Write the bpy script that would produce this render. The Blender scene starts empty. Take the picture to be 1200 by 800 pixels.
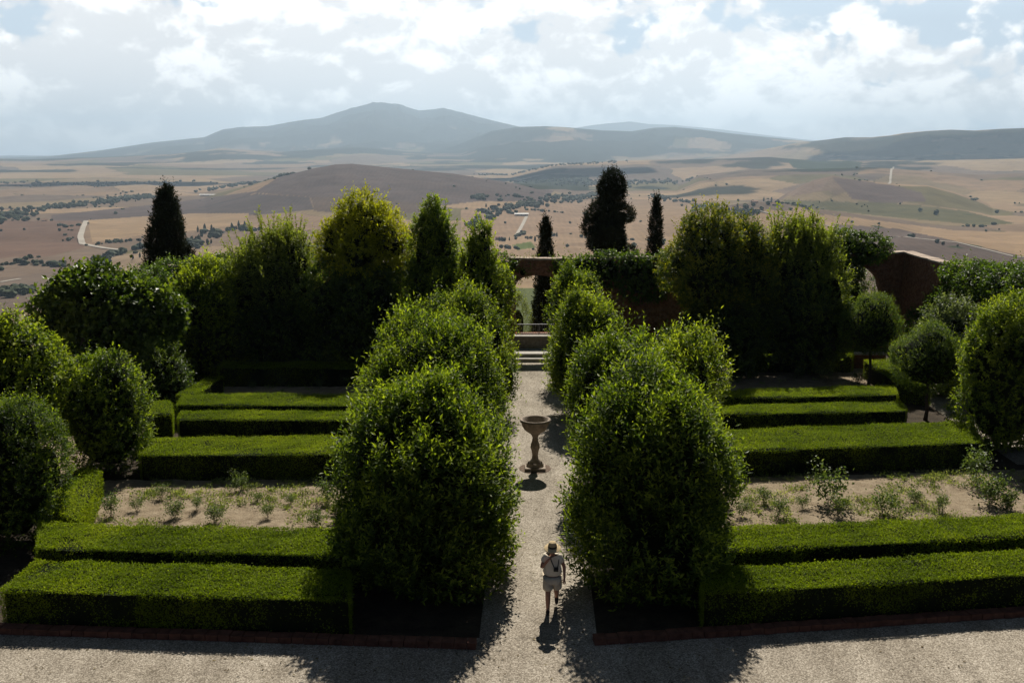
import bpy, bmesh, math, random
import numpy as np
from mathutils import Vector

rng = np.random.default_rng(11)
random.seed(11)
C = bpy.context.scene.collection
PI = math.pi

# ------------------------------------------------------------------ camera frame
CAM_H = 10.95
PITCH = math.radians(10.8)
F = 35.0 / 36.0 * 1200.0
CP, SP = math.cos(PITCH), math.sin(PITCH)

def ray(px, py):
    dx, dy = (px - 600.0) / F, (py - 400.0) / F
    return np.array([dx, CP - dy * SP, -SP - dy * CP])

def at(px, py, z=0.0):
    d = ray(px, py)
    t = (z - CAM_H) / d[2]
    return np.array([d[0] * t, d[1] * t, z])

def at_y(px, py, y):
    d = ray(px, py)
    t = y / d[1]
    return np.array([d[0] * t, y, CAM_H + d[2] * t])

# ------------------------------------------------------------------ helpers
def tag(o, label=None, cat=None, group=None, kind=None):
    if label: o['label'] = label
    if cat: o['category'] = cat
    if group: o['group'] = group
    if kind: o['kind'] = kind
    return o

def empty(name, loc=(0, 0, 0), rz=0.0):
    o = bpy.data.objects.new(name, None)
    o.location = loc
    o.rotation_euler = (0, 0, rz)
    o.empty_display_size = 0.3
    C.objects.link(o)
    return o

def nrm(v):
    return v / np.maximum(np.linalg.norm(v, axis=-1, keepdims=True), 1e-9)

class MB:
    """collects vertices and faces, links them as one mesh object"""
    def __init__(s):
        s.v, s.f, s.m, s.t, s.sm, s.n = [], [], [], [], [], 0
    def add(s, v, f, mat=0, tint=None, smooth=False):
        v = np.asarray(v, dtype=np.float64).reshape(-1, 3)
        f = np.asarray(f, dtype=np.int64)
        s.v.append(v); s.f.append(f + s.n); s.n += len(v)
        s.m.append(np.full(len(f), mat, dtype=np.int32))
        s.t.append(np.full(len(f), 0.5) if tint is None else np.asarray(tint, dtype=np.float64))
        s.sm.append(np.full(len(f), smooth, dtype=bool))
        return s
    def box(s, lo, hi, mat=0, M=None):
        (x0, y0, z0), (x1, y1, z1) = lo, hi
        v = np.array([(x0, y0, z0), (x1, y0, z0), (x1, y1, z0), (x0, y1, z0), (x0, y0, z1), (x1, y0, z1), (x1, y1, z1), (x0, y1, z1)], float)
        if M is not None: v = M(v)
        s.add(v, [(0, 3, 2, 1), (4, 5, 6, 7), (0, 1, 5, 4), (1, 2, 6, 5), (2, 3, 7, 6), (3, 0, 4, 7)], mat)
        return s
    def prism(s, ring, z0, z1, mat=0):
        """vertical prism over a convex quad footprint"""
        n = len(ring)
        b = [(p[0], p[1], z0) for p in ring]; t = [(p[0], p[1], z1) for p in ring]
        f = [(i, (i + 1) % n, n + (i + 1) % n, n + i) for i in range(n)]
        s.add(b + t, f, mat)
        if n == 4:
            s.add(b + t, [(3, 2, 1, 0), (4, 5, 6, 7)], mat)
        return s
    def tube(s, pts, rad, seg=7, mat=0, caps=True):
        pts = np.asarray(pts, float); n = len(pts)
        rad = np.full(n, rad) if np.isscalar(rad) else np.asarray(rad, float)
        vs = []
        for i in range(n):
            d = pts[min(i + 1, n - 1)] - pts[max(i - 1, 0)]
            d = d / (np.linalg.norm(d) + 1e-9)
            a = np.cross(d, [0, 0, 1.0] if abs(d[2]) < .9 else [1.0, 0, 0]); a /= np.linalg.norm(a)
            b = np.cross(d, a)
            for k in range(seg):
                t = 2 * PI * k / seg
                vs.append(pts[i] + rad[i] * (a * math.cos(t) + b * math.sin(t)))
        f = []
        for i in range(n - 1):
            for k in range(seg):
                f.append((i * seg + k, i * seg + (k + 1) % seg, (i + 1) * seg + (k + 1) % seg, (i + 1) * seg + k))
        s.add(vs, f, mat, smooth=True)
        if caps and n > 1:
            c = [pts[0], pts[-1]]
            vv = np.vstack([np.array(vs[:seg]), np.array(vs[-seg:]), np.array(c)])
            ff = [(k, (k + 1) % seg, 2 * seg, 2 * seg) for k in range(seg)]
            ff = [(k, 2 * seg, (k + 1) % seg) for k in range(seg)] + [(seg + k, seg + (k + 1) % seg, 2 * seg + 1) for k in range(seg)]
            s.add(vv, ff, mat)
        return s
    def lathe(s, prof, seg=28, mat=0, c=(0, 0, 0), smooth=True):
        vs, f = [], []
        for (r, z) in prof:
            for k in range(seg):
                t = 2 * PI * k / seg
                vs.append((c[0] + r * math.cos(t), c[1] + r * math.sin(t), c[2] + z))
        for i in range(len(prof) - 1):
            for k in range(seg):
                f.append((i * seg + k, i * seg + (k + 1) % seg, (i + 1) * seg + (k + 1) % seg, (i + 1) * seg + k))
        s.add(vs, f, mat, smooth=smooth)
        return s
    def build(s, name, mats, parent=None):
        me = bpy.data.meshes.new(name)
        V = np.vstack(s.v)
        me.vertices.add(len(V)); me.vertices.foreach_set('co', V.astype(np.float32).ravel())
        counts = np.concatenate([np.full(len(f), f.shape[1], dtype=np.int32) for f in s.f])
        loops = np.concatenate([f.ravel() for f in s.f]).astype(np.int32)
        starts = np.concatenate([[0], np.cumsum(counts)[:-1]]).astype(np.int32)
        me.loops.add(len(loops)); me.loops.foreach_set('vertex_index', loops)
        me.polygons.add(len(counts)); me.polygons.foreach_set('loop_start', starts)
        me.polygons.foreach_set('material_index', np.concatenate(s.m))
        me.polygons.foreach_set('use_smooth', np.concatenate(s.sm))
        a = me.attributes.new('tint', 'FLOAT', 'FACE')
        a.data.foreach_set('value', np.concatenate(s.t).astype(np.float32))
        for m in (mats if isinstance(mats, (list, tuple)) else [mats]): me.materials.append(m)
        me.update(calc_edges=True)
        o = bpy.data.objects.new(name, me); C.objects.link(o)
        if parent: o.parent = parent
        return o

def copy_tree(o, parent=None):
    c = o.copy(); C.objects.link(c)
    if parent: c.parent = parent
    for ch in list(o.children): copy_tree(ch, c)
    return c

# ------------------------------------------------------------------ numpy value noise
def _hash(ix, iy, seed):
    h = (ix.astype(np.int64) * 374761393 + iy.astype(np.int64) * 668265263 + seed * 974634541) & 0xffffffff
    h = ((h ^ (h >> 13)) * 1274126177) & 0xffffffff
    h = ((h ^ (h >> 16)) * 2246822519) & 0xffffffff
    return ((h ^ (h >> 15)) & 0xffffff) / float(0xffffff)

def vnoise(x, y, seed=0):
    ix, iy = np.floor(x), np.floor(y)
    fx, fy = x - ix, y - iy
    fx = fx * fx * fx * (fx * (fx * 6 - 15) + 10); fy = fy * fy * fy * (fy * (fy * 6 - 15) + 10)
    a, b = _hash(ix, iy, seed), _hash(ix + 1, iy, seed)
    c, d = _hash(ix, iy + 1, seed), _hash(ix + 1, iy + 1, seed)
    return (a + (b - a) * fx) * (1 - fy) + (c + (d - c) * fx) * fy

def fbm(x, y, oct=4, seed=0):
    s, a, t = 0, 1.0, 0
    for i in range(oct):
        s = s + a * vnoise(x * 2 ** i + 17.3 * i, y * 2 ** i - 9.1 * i, seed + i); t += a; a *= .5
    return s / t

def n3(p, seed, freq):
    """cheap smooth 3D noise, about -1..1"""
    r = np.random.default_rng(seed)
    out = np.zeros(len(p))
    for k in range(5):
        d = r.normal(size=3); d /= np.linalg.norm(d)
        out += np.sin(p @ d * freq * (1 + .35 * k) + r.uniform(0, 6.28))
    return out / 3.2

# ------------------------------------------------------------------ materials
def new_mat(name):
    m = bpy.data.materials.new(name); m.use_nodes = True
    nt = m.node_tree
    for n in list(nt.nodes): nt.nodes.remove(n)
    out = nt.nodes.new('ShaderNodeOutputMaterial')
    return m, nt, out

def L(nt, a, b): nt.links.new(a, b)

def ramp(nt, fac, stops):
    r = nt.nodes.new('ShaderNodeValToRGB')
    e = r.color_ramp.elements
    while len(e) < len(stops): e.new(0.5)
    for i, (p, c) in enumerate(stops):
        e[i].position = p; e[i].color = (*c, 1)
    L(nt, fac, r.inputs['Fac'])
    return r.outputs['Color']

def noise(nt, vec, scale, detail=4, rough=.55, dist=0.0):
    n = nt.nodes.new('ShaderNodeTexNoise')
    n.inputs['Scale'].default_value = scale; n.inputs['Detail'].default_value = detail
    n.inputs['Roughness'].default_value = rough; n.inputs['Distortion'].default_value = dist
    if vec is not None: L(nt, vec, n.inputs['Vector'])
    return n.outputs['Fac']

def obco(nt):
    return nt.nodes.new('ShaderNodeTexCoord').outputs['Object']

def mixc(nt, fac, a, b, mode='MIX'):
    m = nt.nodes.new('ShaderNodeMix'); m.data_type = 'RGBA'; m.blend_type = mode
    for sock, v in ((m.inputs[0], fac), (m.inputs[6], a), (m.inputs[7], b)):
        if hasattr(v, 'is_output'): L(nt, v, sock)
        elif isinstance(v, (int, float)): sock.default_value = v
        else: sock.default_value = (*v, 1)
    return m.outputs[2]

def bump(nt, h, strength, dist):
    b = nt.nodes.new('ShaderNodeBump')
    b.inputs['Strength'].default_value = strength; b.inputs['Distance'].default_value = dist
    L(nt, h, b.inputs['Height'])
    return b.outputs['Normal']

def leaf_mat(name, dark, mid, light, rough=.42, trans=.22, spec=.4):
    m, nt, out = new_mat(name)
    a = nt.nodes.new('ShaderNodeAttribute'); a.attribute_name = 'tint'
    col = ramp(nt, a.outputs['Fac'], [(0.0, dark), (.5, mid), (1.0, light)])
    p = nt.nodes.new('ShaderNodeBsdfPrincipled')
    L(nt, col, p.inputs['Base Color'])
    p.inputs['Roughness'].default_value = rough
    p.inputs['Specular IOR Level'].default_value = spec
    t = nt.nodes.new('ShaderNodeBsdfTranslucent')
    L(nt, mixc(nt, 1.0, col, (1.22, 1.30, .42), 'MULTIPLY'), t.inputs['Color'])
    mx = nt.nodes.new('ShaderNodeMixShader'); mx.inputs[0].default_value = trans
    L(nt, p.outputs[0], mx.inputs[1]); L(nt, t.outputs[0], mx.inputs[2])
    L(nt, mx.outputs[0], out.inputs['Surface'])
    return m

def simple(name, col, rough=.8, var=.25, scale=6.0, bmp=0.0, bscale=20.0, spec=.3):
    m, nt, out = new_mat(name)
    o = obco(nt)
    n = noise(nt, o, scale, 5, .6)
    c0 = tuple(x * (1 - var) for x in col); c1 = tuple(x * (1 + var) for x in col)
    c = ramp(nt, n, [(.3, c0), (.7, c1)])
    p = nt.nodes.new('ShaderNodeBsdfPrincipled')
    L(nt, c, p.inputs['Base Color']); p.inputs['Roughness'].default_value = rough
    p.inputs['Specular IOR Level'].default_value = spec
    if bmp: L(nt, bump(nt, noise(nt, o, bscale, 5, .65), bmp, .03), p.inputs['Normal'])
    L(nt, p.outputs[0], out.inputs['Surface'])
    return m

M = {}
M['laurel'] = leaf_mat('laurel leaf', (.020, .040, .007), (.072, .122, .015), (.38, .45, .045), .5, 0.50, .25)
M['laurel2'] = leaf_mat('light laurel leaf', (.026, .050, .008), (.105, .160, .018), (.44, .49, .050), .5, 0.50, .25)
M['loose'] = leaf_mat('loose shrub leaf', (.034, .054, .012), (.115, .15, .026), (.35, .39, .08), .52, 0.50, .25)
M['grey'] = leaf_mat('grey green leaf', (.035, .055, .028), (.10, .13, .06), (.27, .31, .16), .45, 0.42, .35)
M['yellow'] = leaf_mat('yellow green leaf', (.09, .11, .010), (.30, .31, .018), (.56, .51, .030), .5, 0.50, .2)
M['rusty'] = leaf_mat('rust tipped leaf', (.026, .046, .010), (.090, .130, .018), (.40, .35, .035), .48, 0.49, .25)
M['fig'] = leaf_mat('broad leaf', (.016, .034, .008), (.055, .095, .016), (.21, .27, .045), .42, 0.45, .3)
M['box'] = leaf_mat('box leaf', (.085, .125, .007), (.185, .250, .012), (.38, .43, .028), .6, 0.42, .10)
M['cypress'] = leaf_mat('cypress needle', (.006, .012, .004), (.016, .026, .007), (.042, .055, .013), .65, 0.12, .12)
M['ivy'] = leaf_mat('ivy leaf', (.020, .042, .008), (.062, .11, .016), (.22, .30, .04), .45, 0.45, .28)
M['weed'] = leaf_mat('weed leaf', (.07, .10, .03), (.21, .25, .09), (.42, .43, .21), .6, 0.42, .15)
M['rose'] = leaf_mat('rose leaf', (.04, .07, .02), (.12, .17, .06), (.30, .34, .14), .5, 0.42, .3)
M['inner'] = simple('inner twigs and leaves', (.010, .014, .006), .95, .5, 9, .6, 30, .05)  # near-black filler core; shade deep in the foliage is put into its colour
M['bark'] = simple('bark', (.085, .062, .045), .9, .35, 9, .5, 26)
M['fartree'] = leaf_mat('far tree leaf', (.020, .030, .014), (.038, .052, .022), (.07, .085, .035), .8, .05, .1)

def gravel_mat():
    m, nt, out = new_mat('gravel')
    o = obco(nt)
    v = nt.nodes.new('ShaderNodeTexVoronoi'); v.inputs['Scale'].default_value = 34.0
    L(nt, o, v.inputs['Vector'])
    sep = nt.nodes.new('ShaderNodeSeparateColor'); L(nt, v.outputs['Color'], sep.inputs[0])
    c = ramp(nt, sep.outputs[0], [(0.0, (.22, .20, .17)), (.3, (.34, .31, .265)), (.65, (.43, .395, .345)), (1.0, (.60, .56, .50))])
    gap = ramp(nt, v.outputs['Distance'], [(0.0, (1, 1, 1)), (.45, (.9, .9, .9)), (.75, (.55, .53, .51))])
    c = mixc(nt, 1.0, c, gap, 'MULTIPLY')
    big = noise(nt, o, .55, 5, .6)
    c = mixc(nt, 1.0, c, ramp(nt, big, [(.3, (.80, .76, .70)), (.7, (1.15, 1.12, 1.08))]), 'MULTIPLY')
    mp = nt.nodes.new('ShaderNodeMapping'); mp.inputs['Scale'].default_value = (1.5, .22, 1); L(nt, o, mp.inputs['Vector'])
    worn = noise(nt, mp.outputs[0], 1.0, 4, .6)
    c = mixc(nt, 1.0, c, ramp(nt, worn, [(.35, (.80, .78, .75)), (.62, (1.10, 1.09, 1.07))]), 'MULTIPLY')
    dirt = noise(nt, o, 1.7, 6, .65)
    c = mixc(nt, ramp(nt, dirt, [(.56, (0, 0, 0)), (.75, (.55, .55, .55))]), c, (.20, .165, .12))
    p = nt.nodes.new('ShaderNodeBsdfPrincipled'); p.inputs['Roughness'].default_value = .9
    p.inputs['Specular IOR Level'].default_value = .15
    L(nt, c, p.inputs['Base Color'])
    inv = nt.nodes.new('ShaderNodeMath'); inv.operation = 'SUBTRACT'; inv.inputs[0].default_value = 1
    L(nt, v.outputs['Distance'], inv.inputs[1])
    L(nt, bump(nt, inv.outputs[0], .6, .012), p.inputs['Normal'])
    L(nt, p.outputs[0], out.inputs['Surface'])
    return m
M['gravel'] = gravel_mat()

def soil_mat(name, a, b, scale=2.2):
    m, nt, out = new_mat(name)
    o = obco(nt)
    n1 = noise(nt, o, scale, 7, .65, .4); n2 = noise(nt, o, 16, 5, .7)
    c = ramp(nt, n1, [(.3, a), (.5, tuple((x + y) / 2 for x, y in zip(a, b))), (.68, b)])
    c = mixc(nt, 1.0, c, ramp(nt, n2, [(.25, (.6, .58, .55)), (.7, (1.15, 1.15, 1.15))]), 'MULTIPLY')
    p = nt.nodes.new('ShaderNodeBsdfPrincipled'); p.inputs['Roughness'].default_value = .95
    p.inputs['Specular IOR Level'].default_value = .1
    L(nt, c, p.inputs['Base Color'])
    h = nt.nodes.new('ShaderNodeMath'); h.operation = 'ADD'; L(nt, n1, h.inputs[0]); L(nt, n2, h.inputs[1])
    L(nt, bump(nt, h.outputs[0], .9, .06), p.inputs['Normal'])
    L(nt, p.outputs[0], out.inputs['Surface'])
    return m
M['drysoil'] = soil_mat('dry soil', (.23, .175, .115), (.42, .34, .24))
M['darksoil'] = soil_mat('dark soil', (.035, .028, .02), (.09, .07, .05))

def brick_mat():
    m, nt, out = new_mat('old brick')
    tc = nt.nodes.new('ShaderNodeTexCoord')
    sp = nt.nodes.new('ShaderNodeSeparateXYZ'); L(nt, tc.outputs['Object'], sp.inputs[0])
    ad = nt.nodes.new('ShaderNodeMath'); ad.operation = 'ADD'
    L(nt, sp.outputs['X'], ad.inputs[0]); L(nt, sp.outputs['Y'], ad.inputs[1])
    cb = nt.nodes.new('ShaderNodeCombineXYZ'); L(nt, ad.outputs[0], cb.inputs['X']); L(nt, sp.outputs['Z'], cb.inputs['Y'])
    bt = nt.nodes.new('ShaderNodeTexBrick')
    bt.inputs['Scale'].default_value = 1.0
    bt.inputs['Brick Width'].default_value = .27; bt.inputs['Row Height'].default_value = .075
    bt.inputs['Mortar Size'].default_value = .012
    bt.inputs['Color1'].default_value = (.38, .14, .065, 1); bt.inputs['Color2'].default_value = (.27, .10, .05, 1)
    bt.inputs['Mortar'].default_value = (.27, .215, .165, 1)
    L(nt, cb.outputs[0], bt.inputs['Vector'])
    n1 = noise(nt, tc.outputs['Object'], .9, 6, .65)
    n2 = noise(nt, tc.outputs['Object'], 6, 5, .7)
    c = mixc(nt, ramp(nt, n1, [(.45, (0, 0, 0)), (.62, (1, 1, 1))]), bt.outputs['Color'], (.34, .17, .10))
    c = mixc(nt, 1.0, c, ramp(nt, n2, [(.25, (.35, .33, .32)), (.7, (1.5, 1.45, 1.4))]), 'MULTIPLY')
    p = nt.nodes.new('ShaderNodeBsdfPrincipled'); p.inputs['Roughness'].default_value = .92
    p.inputs['Specular IOR Level'].default_value = .1
    L(nt, c, p.inputs['Base Color'])
    h = nt.nodes.new('ShaderNodeMath'); h.operation = 'MULTIPLY_ADD'; L(nt, n2, h.inputs[0]); h.inputs[1].default_value = .8
    L(nt, bt.outputs['Fac'], h.inputs[2])
    vs = nt.nodes.new('ShaderNodeTexVoronoi'); vs.inputs['Scale'].default_value = 3.4; L(nt, tc.outputs['Object'], vs.inputs['Vector'])
    hh = nt.nodes.new('ShaderNodeMath'); hh.operation = 'SUBTRACT'; L(nt, n2, hh.inputs[0]); L(nt, vs.outputs['Distance'], hh.inputs[1])
    L(nt, bump(nt, hh.outputs[0], 1.0, .16), p.inputs['Normal'])
    L(nt, p.outputs[0], out.inputs['Surface'])
    return m
M['brick'] = brick_mat()
M['redbrick'] = simple('red kerb brick', (.15, .062, .038), .9, .45, 5, .6, 25)
M['fontbase'] = soil_mat('worn brick paving', (.14, .10, .075), (.25, .19, .15), 5)
M['coping'] = simple('pale coping stone', (.42, .33, .26), .9, .25, 3, .5, 14)
M['stone'] = simple('weathered stone', (.29, .235, .185), .85, .4, 6, .6, 22)
M['palestone'] = simple('pale step stone', (.40, .37, .33), .85, .2, 4, .4, 18)
M['metal'] = simple('grey metal', (.20, .20, .20), .45, .15, 8)
M['render_wall'] = simple('farmhouse wall', (.42, .34, .26), .9, .15, .3)
M['rooftile'] = simple('terracotta roof', (.28, .15, .10), .9, .2, .5)
M['barnroof'] = simple('pale barn roof', (.62, .60, .57), .7, .1, .1)
M['lane'] = simple('white gravel lane', (.34, .30, .25), .95, .12, .02)

# ------------------------------------------------------------------ sun, sky, camera
SUN_EL, SUN_AZ = math.radians(44), math.radians(6)
def world():
    w = bpy.data.worlds.new('World'); bpy.context.scene.world = w; w.use_nodes = True
    nt = w.node_tree
    for n in list(nt.nodes): nt.nodes.remove(n)
    out = nt.nodes.new('ShaderNodeOutputWorld'); bg = nt.nodes.new('ShaderNodeBackground')
    sky = nt.nodes.new('ShaderNodeTexSky'); sky.sky_type = 'NISHITA'; sky.sun_disc = False
    sky.sun_elevation = SUN_EL; sky.sun_rotation = SUN_AZ; sky.altitude = 480
    sky.air_density = .18; sky.dust_density = .05; sky.ozone_density = 1.0
    geo = nt.nodes.new('ShaderNodeTexCoord')
    sep = nt.nodes.new('ShaderNodeSeparateXYZ'); L(nt, geo.outputs['Generated'], sep.inputs[0])
    def math_(op, a, b=None, c=None, clamp=False):
        n = nt.nodes.new('ShaderNodeMath'); n.operation = op; n.use_clamp = clamp
        for i, v in enumerate((a, b, c)):
            if v is None: continue
            if hasattr(v, 'is_output'): L(nt, v, n.inputs[i])
            else: n.inputs[i].default_value = v
        return n.outputs[0]
    z = sep.outputs['Z']
    # heaped clouds standing over the far hills
    def mapped(off, sc):
        mp = nt.nodes.new('ShaderNodeMapping'); mp.inputs['Location'].default_value = off
        mp.inputs['Scale'].default_value = sc
        L(nt, geo.outputs['Generated'], mp.inputs['Vector']); return mp.outputs[0]
    n_big = noise(nt, mapped((1.3, 0.2, .35), (1, 1, 2.2)), 5.0, 3, .5)
    n_fine = noise(nt, mapped((0.4, 8.2, .1), (1, 1, 1.5)), 11.5, 8, .58, .25)
    n_up = noise(nt, mapped((0.4, 8.2, .1 + .022), (1, 1, 1.5)), 11.5, 8, .58, .25)
    def puffs(off, sc):
        v = nt.nodes.new('ShaderNodeTexVoronoi'); v.feature = 'F1'; v.inputs['Scale'].default_value = sc
        w_ = nt.nodes.new('ShaderNodeTexNoise'); w_.inputs['Scale'].default_value = sc * 1.4; w_.inputs['Detail'].default_value = 2
        src = mapped(off, (1, 1, 1.35)); L(nt, src, w_.inputs['Vector'])
        vm = nt.nodes.new('ShaderNodeVectorMath'); vm.operation = 'MULTIPLY_ADD'
        L(nt, w_.outputs['Color'], vm.inputs[0]); vm.inputs[1].default_value = (.05, .05, .05); L(nt, src, vm.inputs[2])
        L(nt, vm.outputs[0], v.inputs['Vector'])
        return math_('SUBTRACT', .42, v.outputs['Distance'])
    puff = math_('ADD', math_('MULTIPLY', puffs((.3, .1, .2), 13), .24), math_('MULTIPLY', puffs((.7, .5, .1), 29), .14))
    n_low = noise(nt, mapped((0.4, 8.2, .1 + .08), (1, 1, 1.5)), 11.5, 5, .55, .25)
    dens = math_('ADD', math_('ADD', math_('MULTIPLY', n_fine, .50), math_('MULTIPLY', n_big, .55)), puff)
    # a thicker bank low over the far hills, heavier towards the left
    bank = math_('MULTIPLY', math_('SUBTRACT', .070, math_('ABSOLUTE', math_('SUBTRACT', z, .042)), clamp=True), 3.0)
    left = math_('MULTIPLY', math_('SUBTRACT', .10, sep.outputs['X'], clamp=False), .20)
    dens = math_('ADD', math_('ADD', dens, bank), left)
    cov = nt.nodes.new('ShaderNodeMapRange'); cov.interpolation_type = 'SMOOTHSTEP'
    cov.inputs['From Min'].default_value = .42; cov.inputs['From Max'].default_value = .485
    L(nt, dens, cov.inputs['Value'])
    shade = nt.nodes.new('ShaderNodeMapRange'); shade.interpolation_type = 'SMOOTHSTEP'
    shade.inputs['From Min'].default_value = -.09; shade.inputs['From Max'].default_value = .10
    L(nt, math_('ADD', math_('ADD', math_('SUBTRACT', n_fine, n_up), math_('MULTIPLY', puff, .75)), math_('MULTIPLY', math_('SUBTRACT', n_fine, n_low), .35)), shade.inputs['Value'])
    ccol = mixc(nt, shade.outputs[0], (15.6, 15.4, 15.3), (24.0, 23.6, 22.9))
    up = nt.nodes.new('ShaderNodeMapRange'); up.interpolation_type = 'SMOOTHSTEP'
    up.inputs['From Min'].default_value = -.01; up.inputs['From Max'].default_value = .015
    L(nt, z, up.inputs['Value'])
    hi = nt.nodes.new('ShaderNodeMapRange'); hi.interpolation_type = 'SMOOTHSTEP'
    hi.inputs['From Min'].default_value = .24; hi.inputs['From Max'].default_value = .14
    hi.inputs['To Min'].default_value = .0; hi.inputs['To Max'].default_value = 1.0
    L(nt, z, hi.inputs['Value'])
    fr = nt.nodes.new('ShaderNodeMapRange'); fr.interpolation_type = 'SMOOTHSTEP'
    fr.inputs['From Min'].default_value = -.1; fr.inputs['From Max'].default_value = .5
    L(nt, sep.outputs['Y'], fr.inputs['Value'])
    fac = math_('MULTIPLY', math_('MULTIPLY', cov.outputs[0], up.outputs[0]), math_('MULTIPLY', hi.outputs[0], fr.outputs[0]))
    fac = math_('MULTIPLY', fac, .93)
    # thin bright veil low in the sky on the sunward side
    veil = math_('MULTIPLY', math_('MULTIPLY', hi.outputs[0], fr.outputs[0]), .80)
    base = mixc(nt, veil, sky.outputs[0], (12.0, 14.2, 16.0))
    L(nt, mixc(nt, fac, base, ccol), bg.inputs['Color'])
    bg.inputs['Strength'].default_value = .05
    L(nt, bg.outputs[0], out.inputs['Surface'])
world()

sl = bpy.data.lights.new('sun', 'SUN'); sl.energy = 5.0; sl.angle = math.radians(.53); sl.color = (1.0, .94, .83)
so = bpy.data.objects.new('sun', sl); C.objects.link(so)
SUNV = Vector((math.sin(SUN_AZ) * math.cos(SUN_EL), math.cos(SUN_AZ) * math.cos(SUN_EL), math.sin(SUN_EL)))
so.rotation_euler = SUNV.to_track_quat('Z', 'Y').to_euler(); so.location = (0, 20, 60)

cd = bpy.data.cameras.new('camera'); cd.lens = 35; cd.sensor_width = 36; cd.clip_start = .1; cd.clip_end = 250000
co = bpy.data.objects.new('camera', cd); C.objects.link(co)
co.location = (0, 0, CAM_H); co.rotation_euler = (math.radians(90) - PITCH, 0, 0)
sc = bpy.context.scene
sc.camera = co
sc.view_settings.view_transform = 'Standard'; sc.view_settings.look = 'None'
sc.view_settings.gamma = 1; sc.view_settings.exposure = 0.40; sc.view_settings.use_curve_mapping = False
sc.render.engine = 'CYCLES'
cy = sc.cycles
cy.max_bounces = 6; cy.diffuse_bounces = 1; cy.glossy_bounces = 2; cy.transmission_bounces = 3; cy.volume_bounces = 0
cy.transparent_max_bounces = 8
cy.use_denoising = True
cy.caustics_reflective = False; cy.caustics_refractive = False

# ------------------------------------------------------------------ the valley
def prof(points):
    p = np.array(points, float)
    return lambda px: np.interp(px, p[:, 0], p[:, 1])
RIDGES = [  # distance m, width before, width behind, skyline (photo x, y), roughness
    (25000, 6500, 6000, prof([(-700, 188), (-200, 187), (0, 186), (60, 183), (120, 176), (180, 167), (240, 161), (262, 152), (285, 149), (315, 148), (340, 143.5), (380, 138), (410, 128), (440, 120), (468, 122.5), (492, 130), (505, 129), (520, 126.5), (545, 133), (580, 142), (610, 149), (650, 160), (700, 170), (760, 178), (900, 186), (1900, 188)]), 1.0),
    (36000, 3500, 4000, prof([(-700, 189), (400, 189), (600, 170), (660, 152), (690, 147), (715, 144), (738, 142), (760, 145), (790, 146), (830, 150), (870, 155), (910, 160), (960, 165), (1010, 176), (1100, 186), (1900, 188)]), .5),
    (17500, 3600, 3600, prof([(-700, 190), (480, 188), (545, 166), (575, 154), (605, 149), (640, 148), (672, 150), (705, 153), (740, 154), (765, 150), (790, 149), (820, 152), (850, 156), (900, 161), (950, 166), (1010, 176), (1080, 184), (1900, 188)]), .7),
    (12500, 2700, 3000, prof([(-700, 192), (800, 190), (880, 178), (930, 168), (965, 164), (990, 161), (1020, 161), (1040, 159), (1058, 156), (1085, 153.5), (1112, 152), (1140, 153), (1170, 151), (1200, 150), (1260, 148), (1400, 150), (1900, 160)]), .7),
    (15500, 3200, 3000, prof([(-700, 176), (-100, 184), (30, 187), (120, 184), (200, 181), (260, 174), (330, 178), (420, 172), (480, 178), (560, 181), (640, 188), (1900, 190)]), .6),
    (4300, 1000, 1500, prof([(-700, 262), (120, 262), (180, 252), (230, 238), (270, 226), (320, 210), (365, 198), (392, 193), (412, 192), (440, 195), (480, 199), (530, 204), (580, 212), (640, 224), (720, 246), (900, 262), (1900, 262)]), .35),
    (2750, 360, 420, prof([(-700, 320), (690, 320), (760, 268), (820, 248), (865, 240), (895, 237), (930, 240), (990, 250), (1060, 262), (1140, 285), (1260, 320), (1900, 320)]), .3),
    (4000, 500, 900, prof([(-700, 262), (880, 262), (925, 228), (955, 211), (978, 206), (1005, 211), (1050, 216), (1090, 218), (1120, 226), (1160, 240), (1220, 262), (1900, 262)]), .35),
    (5600, 900, 1200, prof([(-700, 240), (760, 240), (820, 206), (880, 199), (960, 198), (1020, 196), (1080, 200), (1150, 205), (1200, 203), (1300, 200), (1500, 210), (1900, 240)]), .4),
    (2000, 400, 400, prof([(-700, 360), (940, 360), (1000, 300), (1060, 282), (1130, 285), (1200, 298), (1300, 300), (1900, 330)]), .3),
    (8200, 1500, 1800, prof([(-700, 215), (560, 215), (650, 193), (740, 188), (850, 186), (900, 184), (960, 189), (1100, 188), (1200, 186), (1400, 185), (1900, 200)]), .4),
]
def px_of(x, y):
    return 600 + F * (x / np.maximum(y, 1e-3)) / CP * 1.0

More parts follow.
